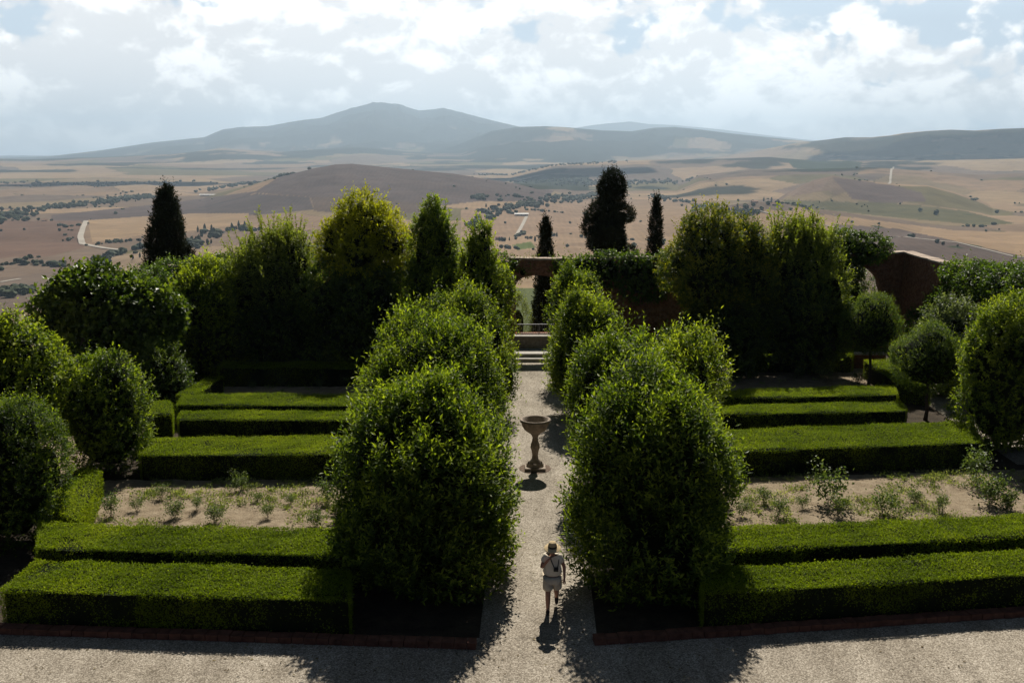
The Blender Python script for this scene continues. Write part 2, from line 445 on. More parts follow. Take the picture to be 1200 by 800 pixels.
def terrain(x, y):
    r = np.hypot(x, y)
    base = np.interp(np.log(np.maximum(r, 1.0)), np.log([1, 80, 130, 320, 700, 1100, 1500, 4000, 9000, 16000, 60000]),
                     [-7.0, -9, -28, -85, -140, -168, -183, -190, -190, -175, -150])
    amp = np.interp(r, [0, 300, 900, 2000, 7000, 14000, 60000], [0, 2, 14, 24, 34, 60, 80])
    h = base + amp * (fbm(x / 1150, y / 1150, 5, 3) - .5) * 1.5 + amp * .45 * (fbm(x / 260, y / 260, 3, 9) - .5) - amp * .55 * (1 - np.abs(2 * fbm(x / 620, y / 620, 4, 13) - 1) * 3).clip(0, 1)
    front = y > 50
    xx = np.where(front, px_of(x, y), 5000.0)
    for k, (D, w0, w1, pf, rough) in enumerate(RIDGES):
        yk = D * y / np.maximum(r, 1.0)
        e = np.arctan((400 - pf(xx)) / F) - PITCH
        hk = CAM_H + np.maximum(yk, 1) * np.tan(e)
        wav = 1 + .16 * (vnoise(np.arctan2(x, y) * 9 + k, x * 0, 31 + k) - .5)
        u = (r - D) / np.where(r < D, w0, w1)
        g = np.exp(-u * u)
        rid = 1 - np.abs(2 * fbm(x / (D * .075), y / (D * .075), 5, 50 + k) - 1) * 1.6
        dh = np.maximum(hk - base, 0) * g * np.where(np.abs(u) < .02, 1, 1 - rough * .5 * (1 - rid) * np.clip(np.abs(u) * 2.2, 0, 1))
        cand = base + dh
        h = np.where(front, np.maximum(h, cand) + .0 * wav, h)
    return h

def hit(px, py):
    """first meeting of the view ray with the valley floor"""
    d = ray(px, py); d = d / np.linalg.norm(d)
    t = np.exp(np.linspace(math.log(300), math.log(30000), 2600))
    X, Y, Z = d[0] * t, d[1] * t, CAM_H + d[2] * t
    under = Z < terrain(X, Y)
    i = int(np.argmax(under)) if under.any() else len(t) - 1
    return np.array([X[i], Y[i], terrain(X[i:i + 1], Y[i:i + 1])[0]])

def inside(px, py, poly):
    poly = np.array(poly, float); n = len(poly); c = np.zeros(px.shape, bool)
    j = n - 1
    for i in range(n):
        xi, yi = poly[i]; xj, yj = poly[j]
        c ^= ((yi > py) != (yj > py)) & (px < (xj - xi) * (py - yi) / (yj - yi + 1e-12) + xi)
        j = i
    return c

def ico():
    bm = bmesh.new(); bmesh.ops.create_icosphere(bm, subdivisions=2, radius=1)
    v = np.array([x.co[:] for x in bm.verts]); f = np.array([[q.index for q in p.verts] for p in bm.faces]); bm.free()
    return v, f
ICO_V, ICO_F = ico()
def blob_tree(mb, base, h, w, seed, tall=False):
    r = np.random.default_rng(seed)
    n = n3(ICO_V * 1.0, seed, 3.5)[:, None]
    v = ICO_V * (1 + .30 * n)
    if tall:
        v = v * [w / 2, w / 2, h / 2]; v[:, :2] *= (1 - .35 * (v[:, 2:3] / (h / 2)))
        v[:, 2] += h / 2
    else:
        v = v * [w / 2, w / 2, h * .46]; v[:, 2] += h * .48
    c, s = math.cos(seed), math.sin(seed)
    v = np.column_stack([v[:, 0] * c - v[:, 1] * s, v[:, 0] * s + v[:, 1] * c, v[:, 2]])
    mb.add(v + base, ICO_F, 0, np.clip(r.uniform(.15, .85) + .2 * r.normal(size=len(ICO_F)), 0, 1))

def build_terrain():
    az = np.concatenate([np.linspace(-180, -46, 60)[:-1], np.linspace(-46, -29, 130)[:-1], np.linspace(-29, 29, 1250), np.linspace(29, 46, 130)[1:], np.linspace(46, 180, 60)[1:]])
    az = np.radians(az)
    r = np.concatenate([[20, 60], np.exp(np.linspace(math.log(100), math.log(700), 24))[:-1], np.exp(np.linspace(math.log(700), math.log(9000), 340))[:-1], np.exp(np.linspace(math.log(9000), math.log(44000), 130))])
    A, R = np.meshgrid(az, r)
    X, Y = R * np.sin(A), R * np.cos(A)
    Z = terrain(X, Y)
    nr, na = X.shape
    # ---- land cover: patchwork of fields, woods on the heights
    wx = X + 120 * (fbm(X / 420, Y / 420, 3, 21) - .5); wy = Y + 120 * (fbm(X / 420, Y / 420, 3, 22) - .5)
    col = np.zeros((nr, na, 3)); edge = np.zeros((nr, na))
    pal = np.array([(.33, .245, .165), (.40, .30, .195), (.30, .225, .155), (.25, .195, .145), (.215, .175, .14), (.36, .265, .175), (.30, .24, .15), (.42, .32, .20), (.235, .185, .14), (.20, .18, .10)])
    for size, lo, hi_, seed in ((330, 0, 5200, 5), (760, 5200, 1e6, 6)):
        sel = (R >= lo) & (R < hi_)
        x, y = wx[sel] / size, wy[sel] / size
        y = y * .8; x = x * .75
        cx, cy_ = np.floor(x), np.floor(y)
        d1 = np.full(x.shape, 9.0); d2 = np.full(x.shape, 9.0); idv = np.zeros(x.shape)
        for i in (-1, 0, 1):
            for j in (-1, 0, 1):
                gx, gy = cx + i, cy_ + j
                qx = gx + .1 + .8 * _hash(gx, gy, seed); qy = gy + .1 + .8 * _hash(gx, gy, seed + 90)
                d = np.abs(qx - x) * .9 + np.hypot(qx - x, qy - y)
                closer = d < d1
                d2 = np.where(closer, d1, np.minimum(d2, d))
                idv = np.where(closer, _hash(gx, gy, seed + 200), idv)
                d1 = np.where(closer, d, d1)
        col[sel] = pal[np.minimum((idv * len(pal)).astype(int), len(pal) - 1)]
        edge[sel] = np.clip(1 - (d2 - d1) * size / np.maximum(14, R[sel] * .006), 0, 1) * (_hash(np.floor(idv * 9999), idv * 0, 7) > .45)
    green = np.array((.075, .085, .045))
    col += (edge * .45)[..., None] * (green - col)
    # darker ground and oak woods towards the mountain
    relief = Z + 185
    wood = fbm(X / 900, Y / 900, 5, 71)
    thr = np.interp(R, [0, 5000, 9000, 14000, 20000, 45000], [1.2, .66, .55, .46, .36, .30]) - np.clip((relief - 120) / 2600, -.05, .22)
    wmask = np.clip((wood - thr) / .035, 0, 1)
    woodc = np.array((.032, .042, .032))
    col += (wmask * .92)[..., None] * (woodc - col)
    # ---- fields that can be told apart, traced on the ground
    yc = Y * CP - (Z - CAM_H) * SP
    PX = 600 + F * X / np.maximum(yc, 1); PY = 400 - F * (Y * SP + (Z - CAM_H) * CP) / np.maximum(yc, 1)
    ok = (Y > 200)
    FIELDS = [
        ([(60, 262), (60, 252), (200, 238), (300, 224), (330, 206), (365, 194), (400, 188), (440, 191), (500, 198), (580, 207), (650, 224), (630, 236), (560, 236), (500, 243), (430, 243), (365, 231), (300, 226), (210, 256)], (.155, .128, .118), (3000, 5600)),  # ploughed hill; its cloud shadow is put into this dark colour too
        ([(105, 257), (210, 248), (300, 227), (362, 231), (368, 246), (300, 252), (200, 256)], (.135, .115, .108), (1500, 4200)),
        ([(365, 231), (430, 231), (500, 240), (494, 249), (420, 252), (368, 247)], (.165, .130, .105), (1500, 4200)),
        ([(-60, 258), (95, 259), (99, 290), (60, 300), (-60, 304)], (.215, .150, .115), (700, 3800)),
        ([(-60, 304), (60, 300), (99, 291), (140, 293), (118, 306), (60, 318), (-60, 335)], (.24, .19, .145), (600, 3600)),
        ([(103, 258), (178, 253), (230, 250), (292, 250), (290, 262), (230, 270), (175, 274), (108, 284)], (.40, .30, .19), (900, 3800)),
        ([(120, 300), (200, 292), (300, 286), (300, 300), (170, 318), (112, 322)], (.36, .28, .19), (700, 3200)),
        ([(105, 318), (170, 316), (175, 338), (95, 340)], (.17, .17, .10), (600, 2600)),
        ([(540, 246), (690, 236), (690, 300), (560, 300), (540, 280)], (.37, .275, .19), (900, 4200)),
        ([(560, 276), (700, 272), (820, 296), (820, 310), (560, 310)], (.40, .30, .20), (700, 3200)),
        ([(745, 238), (850, 242), (905, 246), (870, 262), (800, 280), (740, 270)], (.36, .27, .18), (900, 4600)),
        ([(855, 262), (905, 246), (1000, 255), (1120, 270), (1210, 272), (1300, 280), (1300, 305), (1200, 303), (1100, 288), (1000, 276), (900, 284)], (.42, .31, .195), (900, 3400)),
        ([(975, 262), (1050, 268), (1100, 278), (1210, 303), (1300, 318), (1300, 345), (1180, 320), (1060, 300), (1000, 290)], (.17, .135, .115), (500, 2600)),
        ([(915, 234), (1060, 239), (1130, 247), (1190, 262), (1150, 264), (1040, 254), (930, 242)], (.16, .155, .085), (1500, 4200)),
        ([(905, 224), (945, 214), (972, 208), (962, 224), (930, 230)], (.26, .20, .155), (2500, 5000)),
        ([(975, 208), (1010, 212), (1050, 218), (1080, 226), (1085, 236), (1040, 238), (1000, 234)], (.175, .14, .125), (2500, 5200)),
        ([(922, 188), (945, 184), (1010, 190), (1008, 197), (960, 200), (930, 197)], (.05, .065, .03), (3500, 9000)),
        ([(600, 214), (640, 204), (690, 206), (690, 222), (630, 222)], (.05, .058, .035), (2500, 9000)),
        ([(600, 316), (660, 312), (660, 400), (600, 400)], (.14, .17, .07), (300, 1400)),
        ([(600, 287), (622, 283), (628, 290), (606, 293)], (.15, .19, .07), (900, 2600)),
    ]
    for poly, c, (r0, r1) in FIELDS:
        k = ok & (R > r0) & (R < r1) & inside(PX, PY, poly)
        col[k] = c
    # slow changes of tone inside the fields
    tone = .82 + .36 * fbm(X / 190, Y / 190, 4, 81)
    far = np.clip(R / 9000, 0, 1)
    col *= (tone * (1 - .5 * far) + .5 * far)[..., None] * np.array([.69, .655, .66])
    mb = MB()
    V = np.stack([X, Y, Z], -1).reshape(-1, 3)
    i, j = np.meshgrid(np.arange(nr - 1), np.arange(na - 1), indexing='ij')
    a = (i * na + j).ravel()
    q = np.stack([a, a + 1, a + na + 1, a + na], -1)
    mb.add(V, q, 0, smooth=True)
    m, nt, out = new_mat('valley land')
    at_ = nt.nodes.new('ShaderNodeAttribute'); at_.attribute_name = 'cover'
    o = obco(nt)
    n1 = noise(nt, o, .012, 7, .7)
    c = mixc(nt, 1.0, at_.outputs['Color'], ramp(nt, n1, [(.25, (.74, .74, .76)), (.75, (1.22, 1.2, 1.16))]), 'MULTIPLY')
    # furrows: fine stripes that follow a slowly turning direction
    w = nt.nodes.new('ShaderNodeTexWave'); w.inputs['Scale'].default_value = .02; w.inputs['Distortion'].default_value = 14
    w.inputs['Detail'].default_value = 2; w.inputs['Detail Scale'].default_value = .12
    L(nt, o, w.inputs['Vector'])
    c = mixc(nt, .32, c, mixc(nt, 1.0, c, ramp(nt, w.outputs['Fac'], [(.2, (.86, .86, .87)), (.8, (1.1, 1.1, 1.08))]), 'MULTIPLY'))
    spots = nt.nodes.new('ShaderNodeTexVoronoi'); spots.inputs['Scale'].default_value = .0062; L(nt, o, spots.inputs['Vector'])
    sn = noise(nt, o, .0017, 3, .5)
    sm = nt.nodes.new('ShaderNodeMath'); sm.operation = 'MULTIPLY'
    L(nt, ramp(nt, spots.outputs['Distance'], [(.07, (1, 1, 1)), (.12, (0, 0, 0))]), sm.inputs[0])
    L(nt, ramp(nt, sn, [(.52, (0, 0, 0)), (.60, (1, 1, 1))]), sm.inputs[1])
    c = mixc(nt, sm.outputs[0], c, (.045, .055, .03))
    p = nt.nodes.new('ShaderNodeBsdfPrincipled'); p.inputs['Roughness'].default_value = 1; p.inputs['Specular IOR Level'].default_value = 0
    L(nt, c, p.inputs['Base Color']); L(nt, p.outputs[0], out.inputs['Surface'])
    ob = mb.build('valley_terrain', m)
    ca = ob.data.attributes.new('cover', 'FLOAT_COLOR', 'POINT')
    rgba = np.ones((nr * na, 4), np.float32); rgba[:, :3] = col.reshape(-1, 3)
    ca.data.foreach_set('color', rgba.ravel())
    tag(ob, kind='structure')
    # hedgerow trees along the field margins
    r_ = np.random.default_rng(77)
    k = np.argwhere((edge > .55) & (R > 1500) & (R < 6500) & (np.abs(A) < math.radians(33)) & (wmask < .5))
    k = k[r_.permutation(len(k))]
    k = k[fbm(X[k[:, 0], k[:, 1]] / 260, Y[k[:, 0], k[:, 1]] / 260, 3, 91) > .53][:520]
    mb = MB()
    for n_, (i_, j_) in enumerate(k):
        h = r_.uniform(3.5, 10)
        blob_tree(mb, np.array([X[i_, j_] + r_.normal() * 6, Y[i_, j_] + r_.normal() * 6, Z[i_, j_] - .6]), h, h * r_.uniform(.9, 1.9), 5000 + n_)
    tag(mb.build('hedgerow_trees', M['fartree']), 'small dark hedgerow trees along the field margins of the valley', 'trees', kind='stuff')


build_terrain()

# ---- lanes
def lane(pts, width):
    P = [hit(*p) for p in pts]
    Q = []
    for a, b in zip(P[:-1], P[1:]):
        n = max(2, int(np.linalg.norm(b - a) / 18))
        for k in range(n): Q.append(a + (b - a) * k / n)
    Q.append(P[-1]); Q = np.array(Q)
    for _ in range(12): Q[1:-1, :2] = (Q[:-2, :2] + 2 * Q[1:-1, :2] + Q[2:, :2]) / 4
    d = nrm(np.gradient(Q[:, :2], axis=0)); nn = np.stack([-d[:, 1], d[:, 0]], -1)
    Lf, Rt = Q[:, :2] + nn * width / 2, Q[:, :2] - nn * width / 2
    z = np.maximum(terrain(Lf[:, 0], Lf[:, 1]), terrain(Rt[:, 0], Rt[:, 1])) + .9
    V = np.vstack([np.column_stack([Lf, z]), np.column_stack([Rt, z])]); n = len(Q)
    f = [(i, n + i, n + i + 1, i + 1) for i in range(n - 1)]
    tag(MB().add(V, f, 0).build('country_lane', M['lane']), kind='structure')
lane([(101, 259), (97, 268), (94, 278), (97, 287), (115, 290), (140, 293)], 13)
lane([(140, 293), (128, 303), (112, 313), (108, 322)], 9)
lane([(0, 331), (10, 329), (24, 327)], 8)
lane([(604, 278), (610, 268), (617, 254)], 9)
lane([(1042, 216), (1044, 204), (1047, 196)], 10)
lane([(880, 246), (930, 258), (1000, 270), (1090, 282), (1200, 302)], 7)

# ---- far trees
def tree_line(name, label, pts, n, spread, h, seed, tallp=.1):
    r = np.random.default_rng(seed); mb = MB()
    P = [hit(*p)[:2] for p in pts]
    seg = [np.linalg.norm(b - a) for a, b in zip(P[:-1], P[1:])]; tot = sum(seg)
    xs = []
    cl = r.uniform(0, tot, max(3, n // 14))
    for _ in range(n):
        t = r.uniform(0, tot) if r.random() < .4 else float(np.clip(cl[int(r.integers(len(cl)))] + r.normal() * tot * .018, 0, tot * .999)); i = 0
        while i < len(seg) - 1 and t > seg[i]: t -= seg[i]; i += 1
        q = P[i] + (P[i + 1] - P[i]) * (t / seg[i]) + r.normal(size=2) * spread * (.3 + 1.2 * r.random())
        xs.append(q)
    xs = np.array(xs); zs = terrain(xs[:, 0], xs[:, 1])
    for k in range(n):
        tall = r.random() < tallp
        hh = h * r.uniform(.6, 1.3) * (1.15 if tall else 1)
        blob_tree(mb, np.array([xs[k, 0], xs[k, 1], zs[k] - .4]), hh, hh * (.4 if tall else r.uniform(.9, 1.5)), seed * 1000 + k, tall)
    o = mb.build(name, M['fartree'])
    return tag(o, label, 'trees', kind='stuff')

tree_line('river_woods', 'dark line of riverside trees winding across the tan fields', [(548, 268), (560, 258), (590, 247), (640, 236), (690, 229), (720, 226)], 260, 26, 13, 101)
tree_line('valley_woods', 'dark band of woods below the brown slope at the left', [(-30, 262), (20, 252), (60, 245), (110, 240), (165, 231)], 300, 45, 13, 102)
tree_line('valley_woods', 'dark tree belt on the pale plain behind the brown hill', [(215, 226), (255, 222), (300, 214), (345, 208)], 150, 40, 13, 103)
tree_line('plain_trees', 'scattered trees on the far plain at the left', [(0, 214), (60, 216), (130, 216), (200, 213)], 150, 170, 12, 104)
tree_line('lane_trees', 'dark trees along the curving lane behind the left cypress', [(112, 312), (128, 302), (150, 295), (168, 291)], 34, 9, 10, 105, .3)
tree_line('lane_trees', 'dark trees round the white farmhouse behind the left shrubs', [(222, 290), (238, 280), (256, 272), (290, 268)], 60, 20, 11, 106, .3)
tree_line('field_edge_trees', 'low hedge trees edging the golden field at the left', [(108, 288), (140, 283), (170, 282)], 45, 7, 6, 107)
tree_line('slope_woods', 'dark woods on the low slope behind the big conifer', [(620, 214), (680, 212), (700, 217), (745, 214), (800, 214)], 300, 110, 13, 108)
tree_line('slope_woods', 'dark tree belt right of the big conifer', [(760, 228), (790, 236), (820, 240), (838, 244)], 140, 24, 11, 109)
tree_line('slope_woods', 'dark copse beneath the hilltop farm', [(838, 250), (865, 248), (880, 252)], 70, 20, 10, 110)
tree_line('far_woods', 'thin dark hedges crossing the far plain behind the brown hill', [(560, 205), (640, 196), (720, 190)], 160, 90, 13, 111)
tree_line('far_woods', 'dark hedge at the foot of the brown hill', [(555, 233), (590, 231), (618, 231)], 70, 14, 10, 112)
tree_line('olive_grove', 'pale olive rows on the slope right of the hilltop farm', [(925, 240), (960, 238), (1010, 241)], 120, 30, 5, 113)
tree_line('foot_woods', 'trees in the hollow beyond the garden wall at the left', [(95, 322), (120, 326), (150, 328)], 60, 14, 9, 114)
tree_line('foot_woods', 'trees at the foot of the slope at the far left', [(-20, 349), (10, 345), (35, 340)], 50, 14, 10, 115)
tree_line('orchard_trees', 'row of small round trees beside the barn lane', [(574, 284), (600, 281), (632, 278), (648, 277)], 40, 8, 7, 116, .2)

FARTREE = []
def field_trees(spots, tall):
    for k, (px, py, hpx) in enumerate(spots):
        b = hit(px, py); dist = np.linalg.norm(b - [0, 0, CAM_H]); h = hpx * dist / F
        key = (tall, k % 4)
        proto = next((o for kk, o in FARTREE if kk == key), None)
        if proto is None:
            mb = MB(); w = .34 if tall else 1.05
            blob_tree(mb, np.zeros(3), 1.0, w, 900 + 10 * tall + k % 4, tall)
            o = mb.build('valley_cypress' if tall else 'field_tree', M['fartree']); FARTREE.append((key, o))
        else:
            o = proto.copy(); C.objects.link(o)
        o.location = (b[0], b[1], b[2] - .2); o.scale = (h, h, h); o.rotation_euler = (0, 0, random.uniform(0, 6))
        if tall: tag(o, 'tiny dark cypress standing by a lane in the far valley', 'tree', 'tiny cypresses along the valley lanes')
        else: tag(o, 'tiny lone dark tree standing in a far tan field', 'tree', 'lone trees in the valley fields')
field_trees([(1097, 252, 6), (1078, 248, 4.5), (1046, 287, 3.5), (1098, 285, 5), (1105, 287, 4), (1122, 289, 2.5), (949, 270, 4), (1168, 250, 4), (911, 240, 6), (900, 240, 5), (882, 238, 4), (1030, 263, 2.5), (865, 236, 3), (958, 262, 3), (640, 270, 4), (668, 262, 3), (592, 262, 3), (1004, 198, 3), (820, 262, 3)], False)
field_trees([(627, 283, 7), (634, 284, 6), (645, 283, 6), (232, 272, 7), (240, 270, 8), (248, 270, 7), (272, 269, 8), (280, 268, 9), (287, 267, 8), (156, 304, 6), (164, 302, 6), (895, 236, 5), (904, 237, 6)], True)

# ---- far buildings
def farmhouse(px, py, wpx, hpx, rz, name, label, cat, wall='render_wall', roof='rooftile', depth=.6):
    b = hit(px, py); s = np.linalg.norm(b - [0, 0, CAM_H]) / F
    w, h, d = wpx * s, hpx * s, wpx * s * depth
    r = empty(name, (b[0], b[1], b[2] - .5), rz); tag(r, label, cat)
    hw = h * .68
    wl = MB(); wl.box((-w / 2, -d / 2, 0), (w / 2, d / 2, hw)); wl.build('wall', M[wall], r)
    rf = MB(); e = .06 * w
    V = [(-w / 2 - e, -d / 2 - e, hw + .02), (w / 2 + e, -d / 2 - e, hw + .02), (w / 2 + e, d / 2 + e, hw + .02), (-w / 2 - e, d / 2 + e, hw + .02), (-w / 2 - e, 0, h), (w / 2 + e, 0, h)]
    rf.add(V, [(0, 1, 5, 4), (2, 3, 4, 5), (3, 2, 1, 0)]); rf.add(V, [(1, 2, 5), (3, 0, 4)]); rf.build('roof', M[roof], r)
    for k in range(3):
        wn = MB(); x = (-.3 + .3 * k) * w; wn.box((x - .04 * w, -d / 2 - .12, hw * .3), (x + .04 * w, -d / 2 - .01, hw * .68)); wn.build('window', M['metal'], r)
    return r
farmhouse(611, 253, 15, 3.4, .1, 'long_barn', 'long pale roofed barn at the end of the white lane', 'barn', 'barnroof', 'barnroof', .35)
farmhouse(258, 273, 10, 4, .2, 'farmhouse', 'white farmhouse among cypresses behind the left shrubs', 'farmhouse', 'barnroof', 'rooftile')
farmhouse(908, 241, 6, 3.2, -.2, 'farmhouse', 'pale hilltop farmhouse beside dark trees on the right slope', 'farmhouse', 'barnroof', 'rooftile')
farmhouse(884, 238, 7, 3, .3, 'farmhouse', 'low tan hilltop farmhouse half hidden in trees', 'farmhouse')
farmhouse(585, 281, 9, 4.5, .1, 'farmhouse', 'tan farmhouse left of the barn lane behind garden treetops', 'farmhouse')
farmhouse(52, 259, 5, 2, .1, 'farmhouse', 'small farmhouse at the upper edge of the brown left field', 'farmhouse')
farmhouse(245, 229.5, 18, 2, .05, 'greenhouse', 'long white greenhouse roofs on the dark plain', 'greenhouse', 'barnroof', 'barnroof', .3)

# ---- air
def haze():
    mb = MB(); mb.box((-48000, -46000, -260), (48000, 46000, 1500))
    m, nt, out = new_mat('haze air')
    v = nt.nodes.new('ShaderNodeVolumePrincipled')
    v.inputs['Color'].default_value = (.60, .78, .98, 1); v.inputs['Density'].default_value = 4.7e-5
    v.inputs['Anisotropy'].default_value = .35
    L(nt, v.outputs[0], out.inputs['Volume'])
    o = mb.build('haze', m); tag(o, kind='stuff', label='pale blue summer haze over the valley', cat='haze')
haze()

def shade_cloud(target_px, size, seed, H=2400):  # unseen cloud above the view, added to cast shadow on the target ground
    t = hit(*target_px); k = (H - t[2]) / SUNV.z
    mb = MB(); r = np.random.default_rng(seed)
    for q in range(14):
        v = ICO_V * (1 + .3 * n3(ICO_V, seed + q, 3)[:, None]); rad = r.uniform(.18, .5)
        v = v * [size[0] * rad, size[1] * rad, min(size) * .16]
        mb.add(v + [r.normal() * .3 * size[0], r.normal() * .3 * size[1], r.uniform(0, .1) * min(size)], ICO_F, 0, smooth=True)
    m = bpy.data.materials.get('cloud white') or simple('cloud white', (.85, .86, .88), 1, .03, .001)
    o = mb.build('cloud', m); o.location = (t[0] + SUNV.x * k, t[1] + SUNV.y * k, H)
    tag(o, kind='structure')
shade_cloud((110, 216), (1200, 520), 3)
shade_cloud((640, 205), (1000, 520), 4)
shade_cloud((1110, 168), (2300, 1000), 6, 3800)

# ------------------------------------------------------------------ garden ground
def sheet(name, ring, z, mat, kind='structure'):
    n = len(ring)
    mb = MB(); mb.add([(p[0], p[1], z) for p in ring], [tuple(range(n))], 0)
    return tag(mb.build(name, M[mat]), kind=kind)

WL = [(-18.6, 12), (-18.6, 43.5), (-19.1, 53.6)]           # left wall line
gb = MB(); ring = [(-19.6, -14), (26, -14), (24.2, 30), (22.9, 56.2), (-19.6, 54.6)]
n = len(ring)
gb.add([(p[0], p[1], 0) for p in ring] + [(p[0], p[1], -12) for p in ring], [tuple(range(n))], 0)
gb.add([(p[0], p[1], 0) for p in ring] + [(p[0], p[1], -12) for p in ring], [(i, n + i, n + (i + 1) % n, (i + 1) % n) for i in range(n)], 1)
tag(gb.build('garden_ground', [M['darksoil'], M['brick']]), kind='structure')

PATH_L, PATH_R = (-.75, 1.75), (.0, 2.5)     # at y=21 and y=50
sheet('gravel_forecourt', [(-18.2, 18.0), (24.6, 18.0), (24.3, 25.5), (16, 23.6), (1.9, 21.15), (-.7, 21.15), (-18.2, 22.0)], .004, 'gravel')  # gravel stops short below the view so less light bounces onto the hedges
sheet('gravel_path', [(-.75, 21.14), (1.95, 21.14), (2.78, 51.7), (-.08, 51.7)], .008, 'gravel')
sheet('side_path', [(-17.9, 21.3), (-14.6, 21.3), (-16.0, 50), (-18.2, 50)], .004, 'drysoil')
sheet('side_path', [(18.0, 34), (20.2, 34), (20.5, 50), (18.6, 50)], .004, 'gravel')

# ------------------------------------------------------------------ leaves
def put_leaves(mb, P, D, N, Ln, W, tint, mat=0, fold=.12):
    D = nrm(D); S = nrm(np.cross(D, N)); N = np.cross(S, D)
    Ln = np.asarray(Ln)[:, None]; W = np.asarray(W)[:, None]
    n = len(P)
    v = np.empty((n, 4, 3))
    v[:, 0] = P
    v[:, 1] = P + D * Ln * .45 + S * W * .5 + N * W * fold
    v[:, 2] = P + D * Ln - N * Ln * .08
    v[:, 3] = P + D * Ln * .45 - S * W * .5 + N * W * fold
    mb.add(v.reshape(-1, 3), np.arange(n * 4).reshape(n, 4), mat, tint)

def ell_surface(b, n, r):
    """points on an egg-shaped lobe (x, y, z, rx, ry, rz, taper)"""
    d = nrm(r.normal(size=(n, 3)))
    x, y, z, rx, ry, rz, tp = b
    k = 1 - tp * d[:, 2:3]
    p = d * [rx, ry, rz]; p[:, :2] *= k
    nr_ = nrm(np.column_stack([d[:, :2] / [rx, ry], d[:, 2] / rz]))
    return p + [x, y, z], nr_

def ell_level(p, b):
    x, y, z, rx, ry, rz, tp = b
    q = (p - [x, y, z]) / [rx, ry, rz]
    k = 1 - tp * np.clip(q[:, 2], -1, 1)
    q[:, :2] /= k[:, None]
    return np.linalg.norm(q, axis=1)

def ell_mesh(mb, b, scale, mat, seed, rough=.08, zmin=None):
    x, y, z, rx, ry, rz, tp = b
    v = ICO_V * 1.0
    p = v * [rx, ry, rz]; p[:, :2] *= (1 - tp * v[:, 2:3])
    p *= scale * (1 + rough * n3(v, seed, 4)[:, None])
    p = p + [x, y, z]
    if zmin is not None: p[:, 2] = np.maximum(p[:, 2], zmin)
    mb.add(p, ICO_F, mat, smooth=True)

